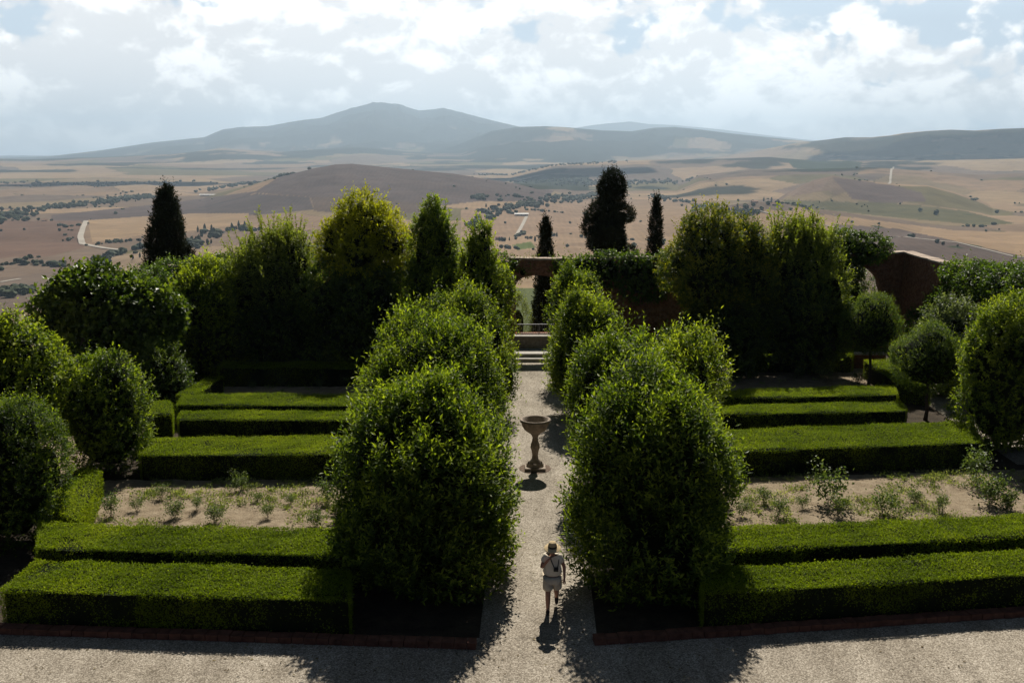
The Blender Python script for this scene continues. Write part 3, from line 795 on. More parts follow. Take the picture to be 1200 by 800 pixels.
def crown(mb, blobs, dens=75, per=9, leaf=(.105, .044), shoot=.32, up=.55, rnd=.5, depth=.22, rough=.10, freq=1.6, seed=1, zmin=.05, tip=.42, core=.80, tone=0.0, gaps=0.0, sprays=0, spray=1.0):
    """leafy shoots spread through the outer shell of a set of lobes"""
    r = np.random.default_rng(seed)
    for bi, b in enumerate(blobs):
        rx, ry, rz = b[3:6]
        area = 4 * PI * (((rx * ry) ** 1.6 + (rx * rz) ** 1.6 + (ry * rz) ** 1.6) / 3) ** (1 / 1.6)
        n = int(area * dens)
        p, nn = ell_surface(b, n, r)
        disp = n3(p, seed + 5, freq) * rough + n3(p, seed + 6, freq * 3.1) * rough * .5
        dep = r.random(n) ** 2 * depth
        p = p + nn * (disp * min(rx, rz))[:, None] - nn * (dep * min(rx, ry, rz))[:, None]
        keep = p[:, 2] > zmin
        for oj, ob in enumerate(blobs):
            if oj != bi: keep &= ell_level(p, ob) > .86
        if gaps: keep &= (n3(p, seed + 9, 2.6) + .35 * r.normal(size=n)) > -1.0 + gaps
        p, nn, dep = p[keep], nn[keep], dep[keep]
        n = len(p)
        if n == 0: continue
        sd = nrm(nn * .8 + np.array([0, 0, up]) + r.normal(size=(n, 3)) * rnd * .6)
        clump = n3(p, seed + 11, 2.3) * .13 + r.normal(size=n) * .07
        ln = shoot * r.uniform(.5, 1.35, n)
        fly = r.random(n) < .12
        ln[fly] *= r.uniform(1.3, 2.3, fly.sum()); sd[fly] = nrm(sd[fly] + [0, 0, .8])
        m = per
        t = (np.arange(m) + .5) / m
        ref = nrm(np.cross(sd, nrm(r.normal(size=(n, 3)))))
        bi_ = np.cross(sd, ref)
        for k in range(m):
            a = k * 2.4 + r.uniform(0, 1, n)
            rad = ref * np.cos(a)[:, None] + bi_ * np.sin(a)[:, None]
            ang = .95 - .45 * t[k]
            D = nrm(sd * (1 - ang * .7) + rad * ang + r.normal(size=(n, 3)) * .22)
            N = nrm(sd * .8 - rad * .4 + r.normal(size=(n, 3)) * .3 + np.array([0, 0, .35]))
            P = p + sd * (ln * t[k])[:, None]
            sz = r.uniform(.6, 1.3, n)
            tin = np.clip(.34 + tone + clump + tip * (t[k] ** 2) + r.normal(size=n) * .10, 0, 1)
            put_leaves(mb, P, D, N, leaf[0] * sz, leaf[1] * sz, tin)
    # long upright sprays that stand out of the crown
    for q in range(sprays):
        b = blobs[int(r.integers(0, len(blobs)))]
        a = r.uniform(0, 6.28); h = r.uniform(.1, .95); c = math.sqrt(1 - h * h)
        kk = 1 - b[6] * h
        p0 = np.array([b[0] + b[3] * c * kk * math.cos(a) * .9, b[1] + b[4] * c * kk * math.sin(a) * .9, b[2] + b[5] * h * .9])
        out_ = np.array([math.cos(a) * c, math.sin(a) * c, 0])
        d = nrm(np.array([0, 0, 1.0]) + out_ * r.uniform(.1, .7) + r.normal(size=3) * .12)
        ln = spray * r.uniform(.45, 1.15); m = int(10 + 26 * ln); t = np.linspace(.1, 1, m)
        P = p0 + d * (ln * t)[:, None] + r.normal(size=(m, 3)) * .015
        D = nrm(d * .55 + nrm(r.normal(size=(m, 3))) * (1 - .4 * t)[:, None] * .9)
        N = nrm(r.normal(size=(m, 3)) * .5 + d * .5 + [0, 0, .4])
        put_leaves(mb, P, D, N, leaf[0] * r.uniform(.8, 1.2, m), leaf[1] * r.uniform(.8, 1.2, m), np.clip(.45 + tone + tip * .8 * t ** 2 + .1 * r.normal(size=m), 0, 1))
        mb.tube([p0 - d * .1, p0 + d * ln * .9], [.012, .004], 4, 1, False)
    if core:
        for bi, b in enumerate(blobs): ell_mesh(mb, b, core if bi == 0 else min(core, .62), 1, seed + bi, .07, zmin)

def lobes(base, k, frac, seed, zlo=-.2, zhi=.95):
    """main lobe plus k smaller ones pushed out of it"""
    r = np.random.default_rng(seed)
    x, y, z, rx, ry, rz, tp = base
    out = [base]
    for i in range(k):
        a = r.uniform(0, 2 * PI); h = r.uniform(zlo, zhi); c = math.sqrt(max(0, 1 - h * h))
        f = frac * r.uniform(.75, 1.25)
        kk = (1 - tp * h)
        out.append((x + rx * c * kk * math.cos(a) * (1 - f * .62), y + ry * c * kk * math.sin(a) * (1 - f * .62), z + rz * h * (1 - f * .66), rx * f, ry * f, rz * f * 1.05, 0.05))
    return out

def ragged(base, k, frac, seed, zlo=-.5, zhi=1.0, push=.15, main=.80, leaders=6):
    """an uneven crown: a smaller main lobe and lobes that stand out of it"""
    r = np.random.default_rng(seed)
    x, y, z, rx, ry, rz, tp = base
    out = [(x, y, z, rx * main, ry * main, rz * main, tp)]
    for i in range(k):
        a = r.uniform(0, 2 * PI); h = r.uniform(zlo, zhi); c = math.sqrt(max(0, 1 - h * h))
        f = frac * r.uniform(.6, 1.35); kk = 1 - tp * h; d = 1 - f * r.uniform(.55, 1.0) + push * (r.random() - .3)
        out.append((x + rx * c * kk * math.cos(a) * d, y + ry * c * kk * math.sin(a) * d, z + rz * h * d, rx * f, ry * f, rz * f * r.uniform(.8, 1.3), .1))
    for i in range(leaders):
        a = r.uniform(0, 2 * PI); q = math.sqrt(r.uniform(.0, .75)); w = min(rx, ry) * r.uniform(.20, .34)
        top = z + rz * math.sqrt(1 - q * q) * r.uniform(.78, 1.06) + r.uniform(-.1, .38); hz = w * r.uniform(1.5, 2.4)
        kk = 1 - tp * math.sqrt(1 - q * q)
        out.append((x + rx * kk * q * math.cos(a), y + ry * kk * q * math.sin(a), top - hz, w, w, hz, .45))
    return out

def trunk_mb(h, r0, limbs=(), seed=0, lean=0.0):
    r = np.random.default_rng(seed); mb = MB()
    pts = [(0, 0, -.1)]; 
    for k in range(1, 7): pts.append((lean * k / 6 + r.normal() * .03, r.normal() * .03, h * k / 6))
    mb.tube(pts, np.linspace(r0, r0 * .6, 7) * [1.35, 1, 1, 1, 1, 1, 1], 9)
    for (z0, ln, a, el) in limbs:
        b = np.array([lean * z0 / h, 0, z0]); d = np.array([math.cos(a) * math.cos(el), math.sin(a) * math.cos(el), math.sin(el)])
        mb.tube([b, b + d * ln * .5 + [0, 0, .04 * ln], b + d * ln + [0, 0, .16 * ln]], [r0 * .55, r0 * .36, r0 * .14], 6)
    return mb

def bush(name, label, cat, c, blobs, mat, group=None, **kw):
    """a clipped shrub that grows from the ground: one mesh"""
    mb = MB(); crown(mb, blobs, **kw)
    o = mb.build(name, [M[mat], M['inner']]); o.location = (c[0], c[1], 0)
    return tag(o, label, cat, group)

def tree(name, label, cat, c, blobs, mat, trunk_h, trunk_r, limbs=None, group=None, z0=0.0, **kw):
    e = empty(name, (c[0], c[1], z0)); tag(e, label, cat, group)
    r = np.random.default_rng(kw.get('seed', 1))
    if limbs is None:
        limbs = [(trunk_h * u, trunk_h * .35, a, .7) for u, a in zip(r.uniform(.55, .98, 6), r.uniform(0, 6.28, 6))]
    trunk_mb(trunk_h, trunk_r, limbs, kw.get('seed', 1)).build('trunk', M['bark'], e)
    mb = MB(); crown(mb, blobs, **kw); mb.build('crown', [M[mat], M['inner']], e)
    return e

G = 'clipped laurels lining the gravel path'
def egg(r, h, tp=.22, ry=None, k=7, frac=.36, seed=1):
    zc = h * .46
    return lobes((0, 0, zc, r * .93, (ry or r) * .93, h - zc - .12, tp), k, frac, seed)

def laurel(r, h, tp, seed, k=14, skirt=()):
    zc = h * .45
    return ragged((0, 0, zc, r, r, h - zc - .1, tp), k, .40, seed, -.55, .85, .14, .80, 13) + list(skirt)
LK = dict(rough=.24, freq=.9, gaps=.28, depth=.34, leaf=(.14, .056), shoot=.50, rnd=.42, up=1.15, tip=.52)
bush('laurel_bush', 'huge dark clipped laurel in front at the left of the path, brightest leaf tips', 'bush', (-2.15, 24.6), laurel(2.08, 5.25, .36, 2, 15, [(.15, -.7, 1.1, 1.75, 1.75, 1.3, 0), (-.8, -.5, 1.2, 1.6, 1.7, 1.3, 0)]), 'laurel', G, dens=56, per=9, seed=3, sprays=70, spray=.6, **LK)
bush('laurel_bush', 'broad laurel left of the path, directly behind the huge front one', 'bush', (-2.55, 32.2), laurel(2.5, 5.6, .16, 5, 15), 'laurel', G, dens=56, per=9, seed=6, sprays=60, spray=.6, **LK)
bush('laurel_bush', 'smaller laurel left of the path beside the far stone steps', 'bush', (-1.75, 40.5), laurel(1.8, 5.2, .2, 8, 10), 'laurel2', G, dens=50, per=8, seed=9, sprays=40, spray=.6, **LK)
bush('laurel_bush', 'huge dark clipped laurel in front at the right of the path, shading the walker', 'bush', (3.72, 24.6), laurel(1.8, 5.2, .14, 12, 15, [(-.1, -.6, 1.1, 1.7, 1.7, 1.3, 0)]), 'laurel', G, dens=56, per=9, seed=13, sprays=60, spray=.5, **LK)
bush('laurel_bush', 'laurel right of the path beside the stone font', 'bush', (3.4, 31.3), laurel(1.95, 5.0, .2, 15, 12), 'laurel', G, dens=55, per=8, seed=16, sprays=40, spray=.5, **LK)
bush('laurel_bush', 'yellowish laurel behind the front right one, pale leaf tips by the hedges', 'bush', (5.35, 31.6), laurel(1.35, 4.9, .18, 18, 11), 'laurel2', G, dens=58, per=8, seed=19, sprays=50, spray=.6, tone=.10, **LK)
bush('laurel_bush', 'bright round laurel at the right below the brick wall patch', 'bush', (3.15, 40.6), laurel(1.55, 5.2, .18, 22, 9), 'laurel2', G, dens=52, per=8, seed=23, sprays=40, spray=.5, **LK)
bush('laurel_bush', 'narrow laurel right of the gate at the far end of the path', 'bush', (3.05, 47.6), laurel(1.15, 5.5, .2, 25, 8), 'laurel', G, dens=48, per=8, seed=26, sprays=30, spray=.6, **LK)

# left garden side
bush('clipped_bush', 'dense egg shaped dark bush cut by the left picture edge', 'bush', (-14.3, 27), egg(1.5, 4.2, .2, seed=31), 'laurel', None, dens=70, per=9, seed=32, rough=.22, freq=1.3, leaf=(.09, .04), tone=0.00)
bush('clipped_bush', 'rounded dark bush left of the sandy bed, behind the side hedge', 'bush', (-14.1, 33.4), egg(1.55, 4.25, .12, seed=34, k=6), 'laurel', None, dens=58, per=9, seed=35, rough=.22, freq=1.3, leaf=(.11, .052), tone=0.05)
tree('small_tree', 'light green leafy tree behind the edge bush at the left', 'tree', (-15.9, 31.2), ragged((0, 0, 3.5, 1.55, 1.5, 1.9, .1), 8, .45, 36), 'laurel2', 3.0, .12, dens=46, per=8, seed=37, sprays=40, spray=0.5, rough=.22, freq=1.3, leaf=(.15, .075), tone=0.10)
tree('fig_tree', 'dark broad leaved fig spreading over the left garden wall', 'tree', (-17.3, 44.2), ragged((-1.0, 0, 3.4, 2.9, 1.9, 2.1, .05), 12, .42, 39), 'fig', 3.2, .16, dens=30, per=6, shoot=.4, up=.25, seed=40, rough=.22, freq=1.3, leaf=(.25, .17), tone=0.06)
bush('cone_bush', 'small dark cone shaped bush standing at the corner of the left hedges', 'bush', (-15.1, 42), egg(1.2, 3.0, .38, seed=42, k=5, frac=.3), 'fig', None, dens=62, per=8, seed=43, rough=.22, freq=1.3, leaf=(.10, .05), tone=0.05)
bush('laurel_shrub', 'upright bright laurel in front of the left wall, beside the cypress', 'shrub', (-15.0, 48.8), egg(1.8, 5.7, .25, seed=45), 'laurel2', None, dens=44, per=8, seed=46, sprays=60, spray=0.8, rough=.22, freq=1.3, shoot=.34, leaf=(.16, .07), tone=0.10)
tree('loose_shrub', 'tall loose pale green shrub between the left laurel and the yellow tree', 'shrub', (-11.9, 50), ragged((0, 0, 4.0, 2.35, 1.8, 3.2, .25), 12, .36, 48), 'loose', 4.6, .14, dens=36, per=8, shoot=.5, up=.9, seed=49, sprays=160, spray=1.5, rough=.22, freq=1.3, gaps=.15, leaf=(.15, .06), tone=0.12)
tree('yellow_tree', 'domed yellow green tree rising above the left wall', 'tree', (-7.35, 49.2), ragged((0, 0, 6.4, 2.0, 1.9, 2.0, .12), 13, .42, 51, -.5, 1), 'yellow', 6.0, .15, dens=38, per=8, shoot=.4, seed=52, sprays=40, spray=0.6, rough=.22, freq=1.3, gaps=.12, core=.62, leaf=(.15, .07), tone=0.06)
bush('undergrowth_shrub', 'dark shrub filling the foot of the yellow tree', 'shrub', (-7.6, 48.4), ragged((0, 0, 2.6, 2.7, 1.8, 2.9, .1), 10, .42, 53), 'fig', None, dens=34, per=8, seed=54, rough=.22, freq=1.3, leaf=(.17, .08), tone=0.05)
bush('cone_laurel', 'tall pointed dark laurel right of the yellow tree', 'tree', (-3.75, 48.2), ragged((0, 0, 3.9, 1.5, 1.4, 4.6, .42), 9, .30, 56), 'laurel', None, dens=44, per=8, shoot=.38, up=.9, seed=57, sprays=90, spray=1.0, rough=.22, freq=1.3, leaf=(.16, .065), tone=0.08)
bush('cone_laurel', 'pointed lighter laurel left of the gate opening', 'tree', (-1.45, 47.2), ragged((0, 0, 3.3, 1.6, 1.3, 3.75, .45), 8, .32, 59), 'laurel2', None, dens=44, per=8, shoot=.36, up=.9, seed=60, sprays=90, spray=1.0, rough=.22, freq=1.3, leaf=(.15, .065), tone=0.12)
bush('backdrop_shrub', 'dark shrub in the shade along the left end of the back wall', 'shrub', (-11.5, 48.2), ragged((0, 0, 1.6, 2.6, 1.2, 1.7, .05), 7, .4, 61), 'fig', None, dens=34, per=8, seed=62, rough=.22, freq=1.3, leaf=(.16, .07), tone=0.00)

# right garden side
tree('rust_tipped_tree', 'broad domed tree with yellow and rust tips right of the small cypress', 'tree', (10.0, 48.6), ragged((0, 0, 5.2, 2.6, 2.2, 2.7, .1), 13, .38, 64, -.3, 1), 'rusty', 4.6, .16, dens=42, per=8, shoot=.36, seed=65, sprays=70, spray=0.8, rough=.22, freq=1.3, leaf=(.14, .065), tone=0.06)
bush('undergrowth_shrub', 'dark shrub under the broad rust tipped tree', 'shrub', (10.4, 48), ragged((0, 0, 2.0, 2.9, 1.7, 2.2, .05), 8, .4, 66), 'fig', None, dens=34, per=8, seed=67, rough=.22, freq=1.3, leaf=(.17, .08), tone=0.00)
tree('loose_shrub', 'tall loose shrub with upright sprays right of the rust tipped tree', 'shrub', (14.4, 49.2), ragged((0, 0, 4.2, 2.0, 1.7, 3.2, .32), 11, .38, 69), 'loose', 4.8, .14, dens=38, per=8, shoot=.5, up=.9, seed=70, sprays=150, spray=1.5, rough=.22, freq=1.3, gaps=.1, leaf=(.16, .065), tone=0.12)
bush('undergrowth_shrub', 'dark leafy shrub under the tall loose shrub at the right', 'shrub', (14.6, 48.3), ragged((0, 0, 2.1, 2.4, 1.5, 2.3, .05), 8, .4, 71), 'fig', None, dens=34, per=8, seed=72, rough=.22, freq=1.3, leaf=(.17, .08), tone=0.05)
GL = 'round clipped standard trees on short trunks'
def lolly(label, c, r, ztop, zbot, seed, rz=None):
    zc = zbot + (ztop - zbot) * .42; h = (ztop - zbot) / 2
    tree('standard_tree', label, 'tree', c, lobes((0, 0, zc, r, r, (ztop - zbot) * .5, .22), 6, .34, seed), 'laurel', zc, .075, [], GL, dens=105, per=9, leaf=(.06, .03), shoot=.2, seed=seed + 1, rough=.07)
lolly('round clipped standard tree in front of the brick arch', (16.9, 46), 1.28, 4.5, 1.75, 81)
lolly('round clipped standard tree on a bare trunk nearest the right hedges', (17.15, 40), 1.38, 4.2, 1.45, 84)
bush('clipped_bush', 'large bright bush at the right picture edge beside the hedges', 'bush', (18.5, 36.2), egg(1.75, 5.5, .2, seed=87, k=8), 'laurel2', None, dens=50, per=8, seed=88, sprays=60, spray=0.6, rough=.22, freq=1.3, leaf=(.13, .06), tone=0.08)
bush('grey_shrub', 'grey leaved shrub behind the right standard tree, under the wall', 'shrub', (20.1, 44.5), egg(1.6, 4.1, .12, seed=90, k=6), 'grey', None, dens=36, per=7, shoot=.35, seed=91, sprays=40, spray=0.8, rough=.22, freq=1.3, leaf=(.16, .075), tone=0.06)

# ------------------------------------------------------------------ walls
def wall_slab(name, label, a, b, z0, ztops, thick=.55, openings=(), mat='brick', cap=True):
    """wall from a to b (xy) with a top that follows ztops [(u, z)] and arched openings (u0, u1, zbase, zspring)"""
    a = np.array(a, float); b = np.array(b, float); ln = np.linalg.norm(b - a)
    d = (b - a) / ln; nv = np.array([-d[1], d[0]])
    us = [0.0, ln] + list(np.arange(.6, ln, .6))
    for (u0, u1, zb, zs) in openings: us += list(np.linspace(u0, u1, 15)) + [u0 - .001, u1 + .001]
    us = np.array(sorted(set(us)))
    zt = np.interp(us, [q[0] for q in ztops], [q[1] for q in ztops]) + (.05 * (vnoise(us * 1.3, us * 0, 3) - .5) if cap else 0) + .16 * (vnoise(us * .7, us * 0 + 2, 8) - .5)
    mb = MB()
    def low(u, zt_):
        for (u0, u1, zb, zs) in openings:
            if u0 <= u <= u1:
                half = (u1 - u0) / 2; q = (u - (u0 + u1) / 2) / half
                return zs + half * math.sqrt(max(0, 1 - q * q)) * (.8 if u1 - u0 > 3 else .45)
        return None
    for i in range(len(us) - 1):
        um = (us[i] + us[i + 1]) / 2
        lo = low(um, 0)
        l0 = low(us[i], 0) if lo is not None else None; l1 = low(us[i + 1], 0) if lo is not None else None
        parts = [(z0, z0, zt[i], zt[i + 1])]
        if lo is not None:
            zb = [o[2] for o in openings if o[0] <= um <= o[1]][0]
            parts = [(l0, l1, zt[i], zt[i + 1])]
            if zb > z0: parts.append((z0, z0, zb, zb))
        for (b0, b1, t0, t1) in parts:
            p0, p1 = a + d * us[i], a + d * us[i + 1]
            V = []
            for off in (-thick / 2, thick / 2):
                for p, zz in ((p0, b0), (p1, b1), (p1, t1), (p0, t0)):
                    V.append((*(p + nv * off), zz))
            fs = [(0, 1, 2, 3), (7, 6, 5, 4), (3, 2, 6, 7), (1, 0, 4, 5)]
            mb.add(V, fs, 0)
    for (u0, u1, zb, zs) in openings:      # jambs
        for u in (u0, u1):
            p = a + d * u
            mb.add([(*(p - nv * thick / 2), zb), (*(p + nv * thick / 2), zb), (*(p + nv * thick / 2), zs), (*(p - nv * thick / 2), zs)], [(0, 1, 2, 3)], 0)
    for u, k in ((0, 0), (ln, -1)):
        p = a + d * u
        mb.add([(*(p - nv * thick / 2), z0), (*(p + nv * thick / 2), z0), (*(p + nv * thick / 2), zt[k]), (*(p - nv * thick / 2), zt[k])], [(0, 1, 2, 3)], 0)
    e = empty(name, (0, 0, 0)); tag(e, label, 'wall')
    mb.build('masonry', M[mat], e)
    if cap:
        cb = MB(); r = np.random.default_rng(int(ln * 100))
        u = 0.0
        while u < ln - .05:
            w = min(r.uniform(.35, .6), ln - u)
            p0, p1 = a + d * (u + .008), a + d * (u + w - .008)
            z_0 = float(np.interp(u, us, zt)); z_1 = float(np.interp(u + w, us, zt)); j = r.uniform(0, .035)
            V = []
            for zz in (0.003, .075 + j):
                for p, zq in ((p0, z_0), (p1, z_1)):
                    for off in (-thick / 2 - .07, thick / 2 + .07): V.append((*(p + nv * off), zq + zz + (.03 if abs(off) < thick / 2 else 0)))
            cb.add(V, [(0, 1, 3, 2), (4, 6, 7, 5), (0, 4, 5, 1), (2, 3, 7, 6), (0, 2, 6, 4), (1, 5, 7, 3)], 0)
            u += w
        cb.build('coping', M['coping'], e)
    return e

YB = 55.0
wall_slab('back_wall', 'old brick back wall left of the gate, hidden behind shrubs', (-19.1, 53.6), (-.15, 54.93), 0, [(0, 4.75), (19, 4.95)])
wall_slab('gate_wall', 'old brick wall with the arched gate opening at the path end', (-.15, 54.93), (6.2, 55.1), 0, [(0, 5.05), (6.4, 5.1)], openings=[(.35, 2.72, 0.95, 3.7)])
wall_slab('back_wall', 'old brick back wall with a tall arch behind the round standard tree', (6.2, 55.1), (22.2, 55.9), 0, [(0, 5.1), (9, 5.2), (16.1, 5.35)], openings=[(10.6, 14.6, 0.9, 3.2)])
wall_slab('side_wall', 'stone capped side wall at the right running towards the viewer', (22.2, 55.9), (23.6, 30), 0, [(0, 5.3), (26, 5.1)], cap=True)
wall_slab('side_wall', 'stone capped side wall at the left beyond the fig', (-18.75, 24), (-19.1, 53.6), 0, [(0, 1.6), (18, 2.0), (21, 4.5), (29.7, 4.8)])

def ivy(label, blobs, seed, mat='ivy', **kw):
    mb = MB()
    args = dict(dens=70, per=6, leaf=(.12, .09), shoot=.3, up=.1, seed=seed, rough=.16, core=.72)
    args.update(kw); crown(mb, blobs, **args)
    return tag(mb.build('ivy', [M[mat], M['inner']]), label, 'ivy')
ivy('ivy thick over the back wall between the gate and the rust tipped tree', [(x, 54.75, z, 1.0, .55, h, .0) for x, z, h in ((4.2, 4.6, .7), (5.3, 4.5, .9), (6.6, 4.5, .85), (7.8, 4.2, 1.1), (7.0, 3.7, .8), (8.6, 4.6, .8), (3.3, 4.7, .4))], 131)
ivy('large ivy mass hanging over the brick arch at the right', [(x, 55.2, z, 1.3, .7, h, .0) for x, z, h in ((15.4, 5.2, .9), (16.8, 5.5, .9), (18.3, 5.7, .85), (19.6, 5.6, .7), (16.6, 4.4, 1.3), (18.2, 4.3, 1.2), (15.2, 4.0, 1.4))], 134)
ivy('ivy spilling over the right side wall at the picture edge', [(22.6, y, z, .8, 1.5, h, .0) for y, z, h in ((47.5, 4.8, .8), (45.0, 4.9, .9), (42.5, 5.0, 1.0), (46.5, 3.6, 1.0), (44, 3.6, 1.2), (41.5, 3.6, 1.2), (39.5, 5.0, .9), (37, 4.8, 1.0), (49.5, 3.4, 1.2), (51.5, 2.4, 1.3), (48.5, 2.0, 1.4), (49.6, 4.9, .5), (53.5, 1.6, 1.2))], 137)
ivy('ivy covering the left corner of the wall below the cypress', [(x, y, z, 1.1, .8, h, .0) for x, y, z, h in ((-17.9, 52.6, 4.6, .6), (-16.8, 53.0, 4.5, .8), (-15.6, 53.2, 4.7, .7), (-17.4, 52.4, 3.6, 1.1), (-18.5, 50.2, 4.3, .8), (-18.4, 48.5, 4.0, .9), (-16.0, 52.7, 3.2, 1.2))], 140)
ivy('ivy clinging to the back wall left of the gate', [(x, 54.5, z, 1.1, .5, h, .0) for x, z, h in ((-12.5, 4.7, .6), (-10.6, 4.5, .8), (-9.5, 3.7, 1.0), (-5.6, 4.3, .8), (-4.3, 4.5, .7), (-2.4, 4.6, .6), (-1.0, 4.9, .4))], 143)
ivy('ragged tuft of dry plants growing on the gate lintel', [(1.0, 55.0, 5.0, .5, .3, .12, 0), (2.6, 54.75, 4.5, .5, .22, .35, 0), (.6, 54.7, 4.4, .35, .2, .4, 0)], 145, 'loose', dens=50, leaf=(.09, .05), core=.5)

bush('arch_shrub', 'dark shrub growing in the shade beyond the brick arch', 'shrub', (18.9, 58.0), [(0, 0, 1.8, 2.6, 1.2, 2.9, .1)], 'fig', None, dens=34, per=7, leaf=(.15, .07), seed=147, zmin=-4, rough=.15)

# low brick wall at the far right back, with pale coping
lw = empty('low_wall', (17.6, 50.0, 0)); tag(lw, 'low red brick wall with pale coping under the right arch', 'wall')
MB().box((-1.6, -.2, 0), (1.5, .2, .75)).build('masonry', M['redbrick'], lw)
MB().box((-1.65, -.25, .753), (1.55, .25, .83)).build('coping', M['palestone'], lw)

# steps, parapet and railing in the gate
st = empty('stone_steps', (1.36, 51.9, 0)); tag(st, 'shallow pale stone steps at the end of the gravel path', 'steps')
MB().box((-1.3, -.35, 0), (1.3, .9, .18)).build('step', M['palestone'], st)
MB().box((-1.27, .1, .183), (1.27, 1.6, .36)).build('step', M['palestone'], st)
pw = empty('low_parapet', (1.38, 53.45, 0)); tag(pw, 'low brown stone parapet with pale cap across the gate', 'wall')
MB().box((-1.28, 0, 0), (1.28, .4, .98)).build('masonry', M['stone'], pw)
MB().box((-1.33, -.05, .983), (1.33, .46, 1.06)).build('coping', M['palestone'], pw)
rl = empty('metal_railing', (1.5, 54.3, 0)); tag(rl, 'thin grey metal railing in the gate opening', 'railing')
MB().tube([(-1.2, 0, 1.55), (1.2, 0, 1.55)], .03).build('top_rail', M['metal'], rl)
MB().tube([(-1.2, 0, 1.05), (1.2, 0, 1.05)], .025).build('bottom_rail', M['metal'], rl)
for k in range(3):
    MB().tube([(-1.2 + 1.2 * k, 0, 0), (-1.2 + 1.2 * k, 0, 1.56)], .03).build('post', M['metal'], rl)
bars = MB()
for k in range(1, 24):
    if k not in (12,): bars.tube([(-1.2 + .1 * k, 0, 1.05), (-1.2 + .1 * k, 0, 1.55)], .008, 5)
bars.build('bars', M['metal'], rl)

# ------------------------------------------------------------------ hedges
HH = .95
def hedge(label, corners, h=HH, group='clipped box hedges of the parterre', dens=1900, world=False, seed=1, lean=.0):
    """clipped box hedge; corners: front left, front right, back right, back left of its flat top"""
    r = np.random.default_rng(seed)
    if not world: corners = [at(x, y, h)[:2] for x, y in corners]
    q = [np.array(c, float) for c in corners]
    c0 = sum(q) / 4
    q = [c - c0 for c in q]
    mb = MB()
    core = [c * 1.0 for c in q]
    cen = sum(core) / 4
    sh = [c + nrm(cen - c) * .09 for c in core]
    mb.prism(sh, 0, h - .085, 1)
    def face(P00, P10, P11, P01, nvec, d, out_bias):
        area = np.linalg.norm(np.cross(P10 - P00, P01 - P00)) * .5 + np.linalg.norm(np.cross(P10 - P11, P01 - P11)) * .5
        n = int(area * d)
        u, v = r.random(n)[:, None], r.random(n)[:, None]
        p = P00 * (1 - u) * (1 - v) + P10 * u * (1 - v) + P11 * u * v + P01 * (1 - u) * v
        wob = .045 * n3(p + [c0[0], c0[1], 0], seed + 2, 1.1) + .032 * n3(p + [c0[0], c0[1], 0], seed + 3, 2.6) + .018 * n3(p, seed + 4, 9.0)
        stray = np.where(r.random(n) < .06, r.uniform(.0, .09, n), 0)
        p = p + nvec * (wob + stray - .05 * r.random(n))[:, None]
        D = nrm(nvec * out_bias + r.normal(size=(n, 3)))
        N = nrm(nvec * .9 + r.normal(size=(n, 3)) * .45)
        s = r.uniform(.7, 1.25, n)
        pw_ = p + [c0[0], c0[1], 0]
        patch = .16 * n3(pw_ * [1, 1, .3], 77, .9) + .10 * n3(pw_, 78, 2.7)
        seg = .22 * (_hash(np.floor(pw_[:, 0] / .9 + .25 * n3(pw_, 79, 2)), pw_[:, 0] * 0 + seed, 5) - .5)
        tin = np.clip(.48 + patch + seg + r.normal(size=n) * .15, 0, 1)
        thin = (n3(pw_, seed + 41, 1.9) > .82) & (r.random(n) < .6)
        dry = r.random(n) < .004
        tin[dry] = 1
        k_ = ~thin
        put_leaves(mb, p[k_], D[k_], N[k_], .048 * s[k_], .029 * s[k_], tin[k_])
    z3 = lambda p, z: np.array([p[0], p[1], z])
    T = [z3(p, h) for p in q]; B = [z3(p, .02) for p in q]
    face(T[0], T[1], T[2], T[3], np.array([0, 0, 1.0]), dens, .22)
    for i in range(4):
        j = (i + 1) % 4
        e = q[j] - q[i]; nv = np.array([e[1], -e[0], 0]); nv /= np.linalg.norm(nv)
        if i == 2: continue                     # back sides carry fewer leaves
        face(B[i], B[j], T[j], T[i], nv, dens * .75, .25)
    i, j = 2, 3
    e = q[j] - q[i]; nv = np.array([e[1], -e[0], 0]); nv /= np.linalg.norm(nv)
    face(B[i], B[j], T[j], T[i], nv, dens * .5, .25)
    o = mb.build('box_hedge', [M['box'], M['inner']]); o.location = (c0[0], c0[1], 0)
    return tag(o, label, 'hedge', group)

HED = [
    ('front left box hedge with a wide sunlit top above the brick kerb', [(0, 690), (412, 702), (412, 666), (42, 655)]),
    ('second left box hedge, edging the near side of the left sandy bed', [(42, 641), (430, 650), (430, 620), (45, 611)]),
    ('wide left box hedge closing the far side of the sandy bed', [(162, 532), (440, 530), (440, 509), (168, 513)]),
    ('narrow left box hedge behind the wide one, middle of three', [(207, 490), (440, 491), (440, 480), (212, 482)]),
    ('thin farthest left box hedge in front of the shaded rose bed', [(206, 473), (440, 474), (440, 460), (214, 461)]),
    ('front right box hedge with a wide sunlit top above the brick kerb', [(822, 694), (1330, 664), (1330, 637), (822, 666)]),
    ('second right box hedge, edging the near side of the right sandy bed', [(800, 646), (1300, 622), (1300, 597), (800, 619)]),
    ('widest right box hedge closing the far side of the right sandy bed', [(840, 528), (1152, 517), (1138, 493), (840, 504)]),
    ('narrow right box hedge, middle of three, ending before the round tree', [(830, 484), (1064, 480), (1056, 469), (830, 475)]),
    ('thin farthest right box hedge in front of the small rose bed', [(830, 466), (1053, 461), (1048, 451), (830, 456)]),
]
for k, (lab, cs) in enumerate(HED): hedge(lab, cs, seed=200 + k, dens=2300 if k in (0, 1, 5, 6) else 1700)
hedge('short box hedge running away along the left end of the sandy bed', [(48, 592), (92, 609), (119, 552), (96, 549)], seed=215)
hedge('box hedge running away from the far left hedge corner', [(206, 462), (232, 461), (262, 439), (244, 440)], seed=216, dens=1500)
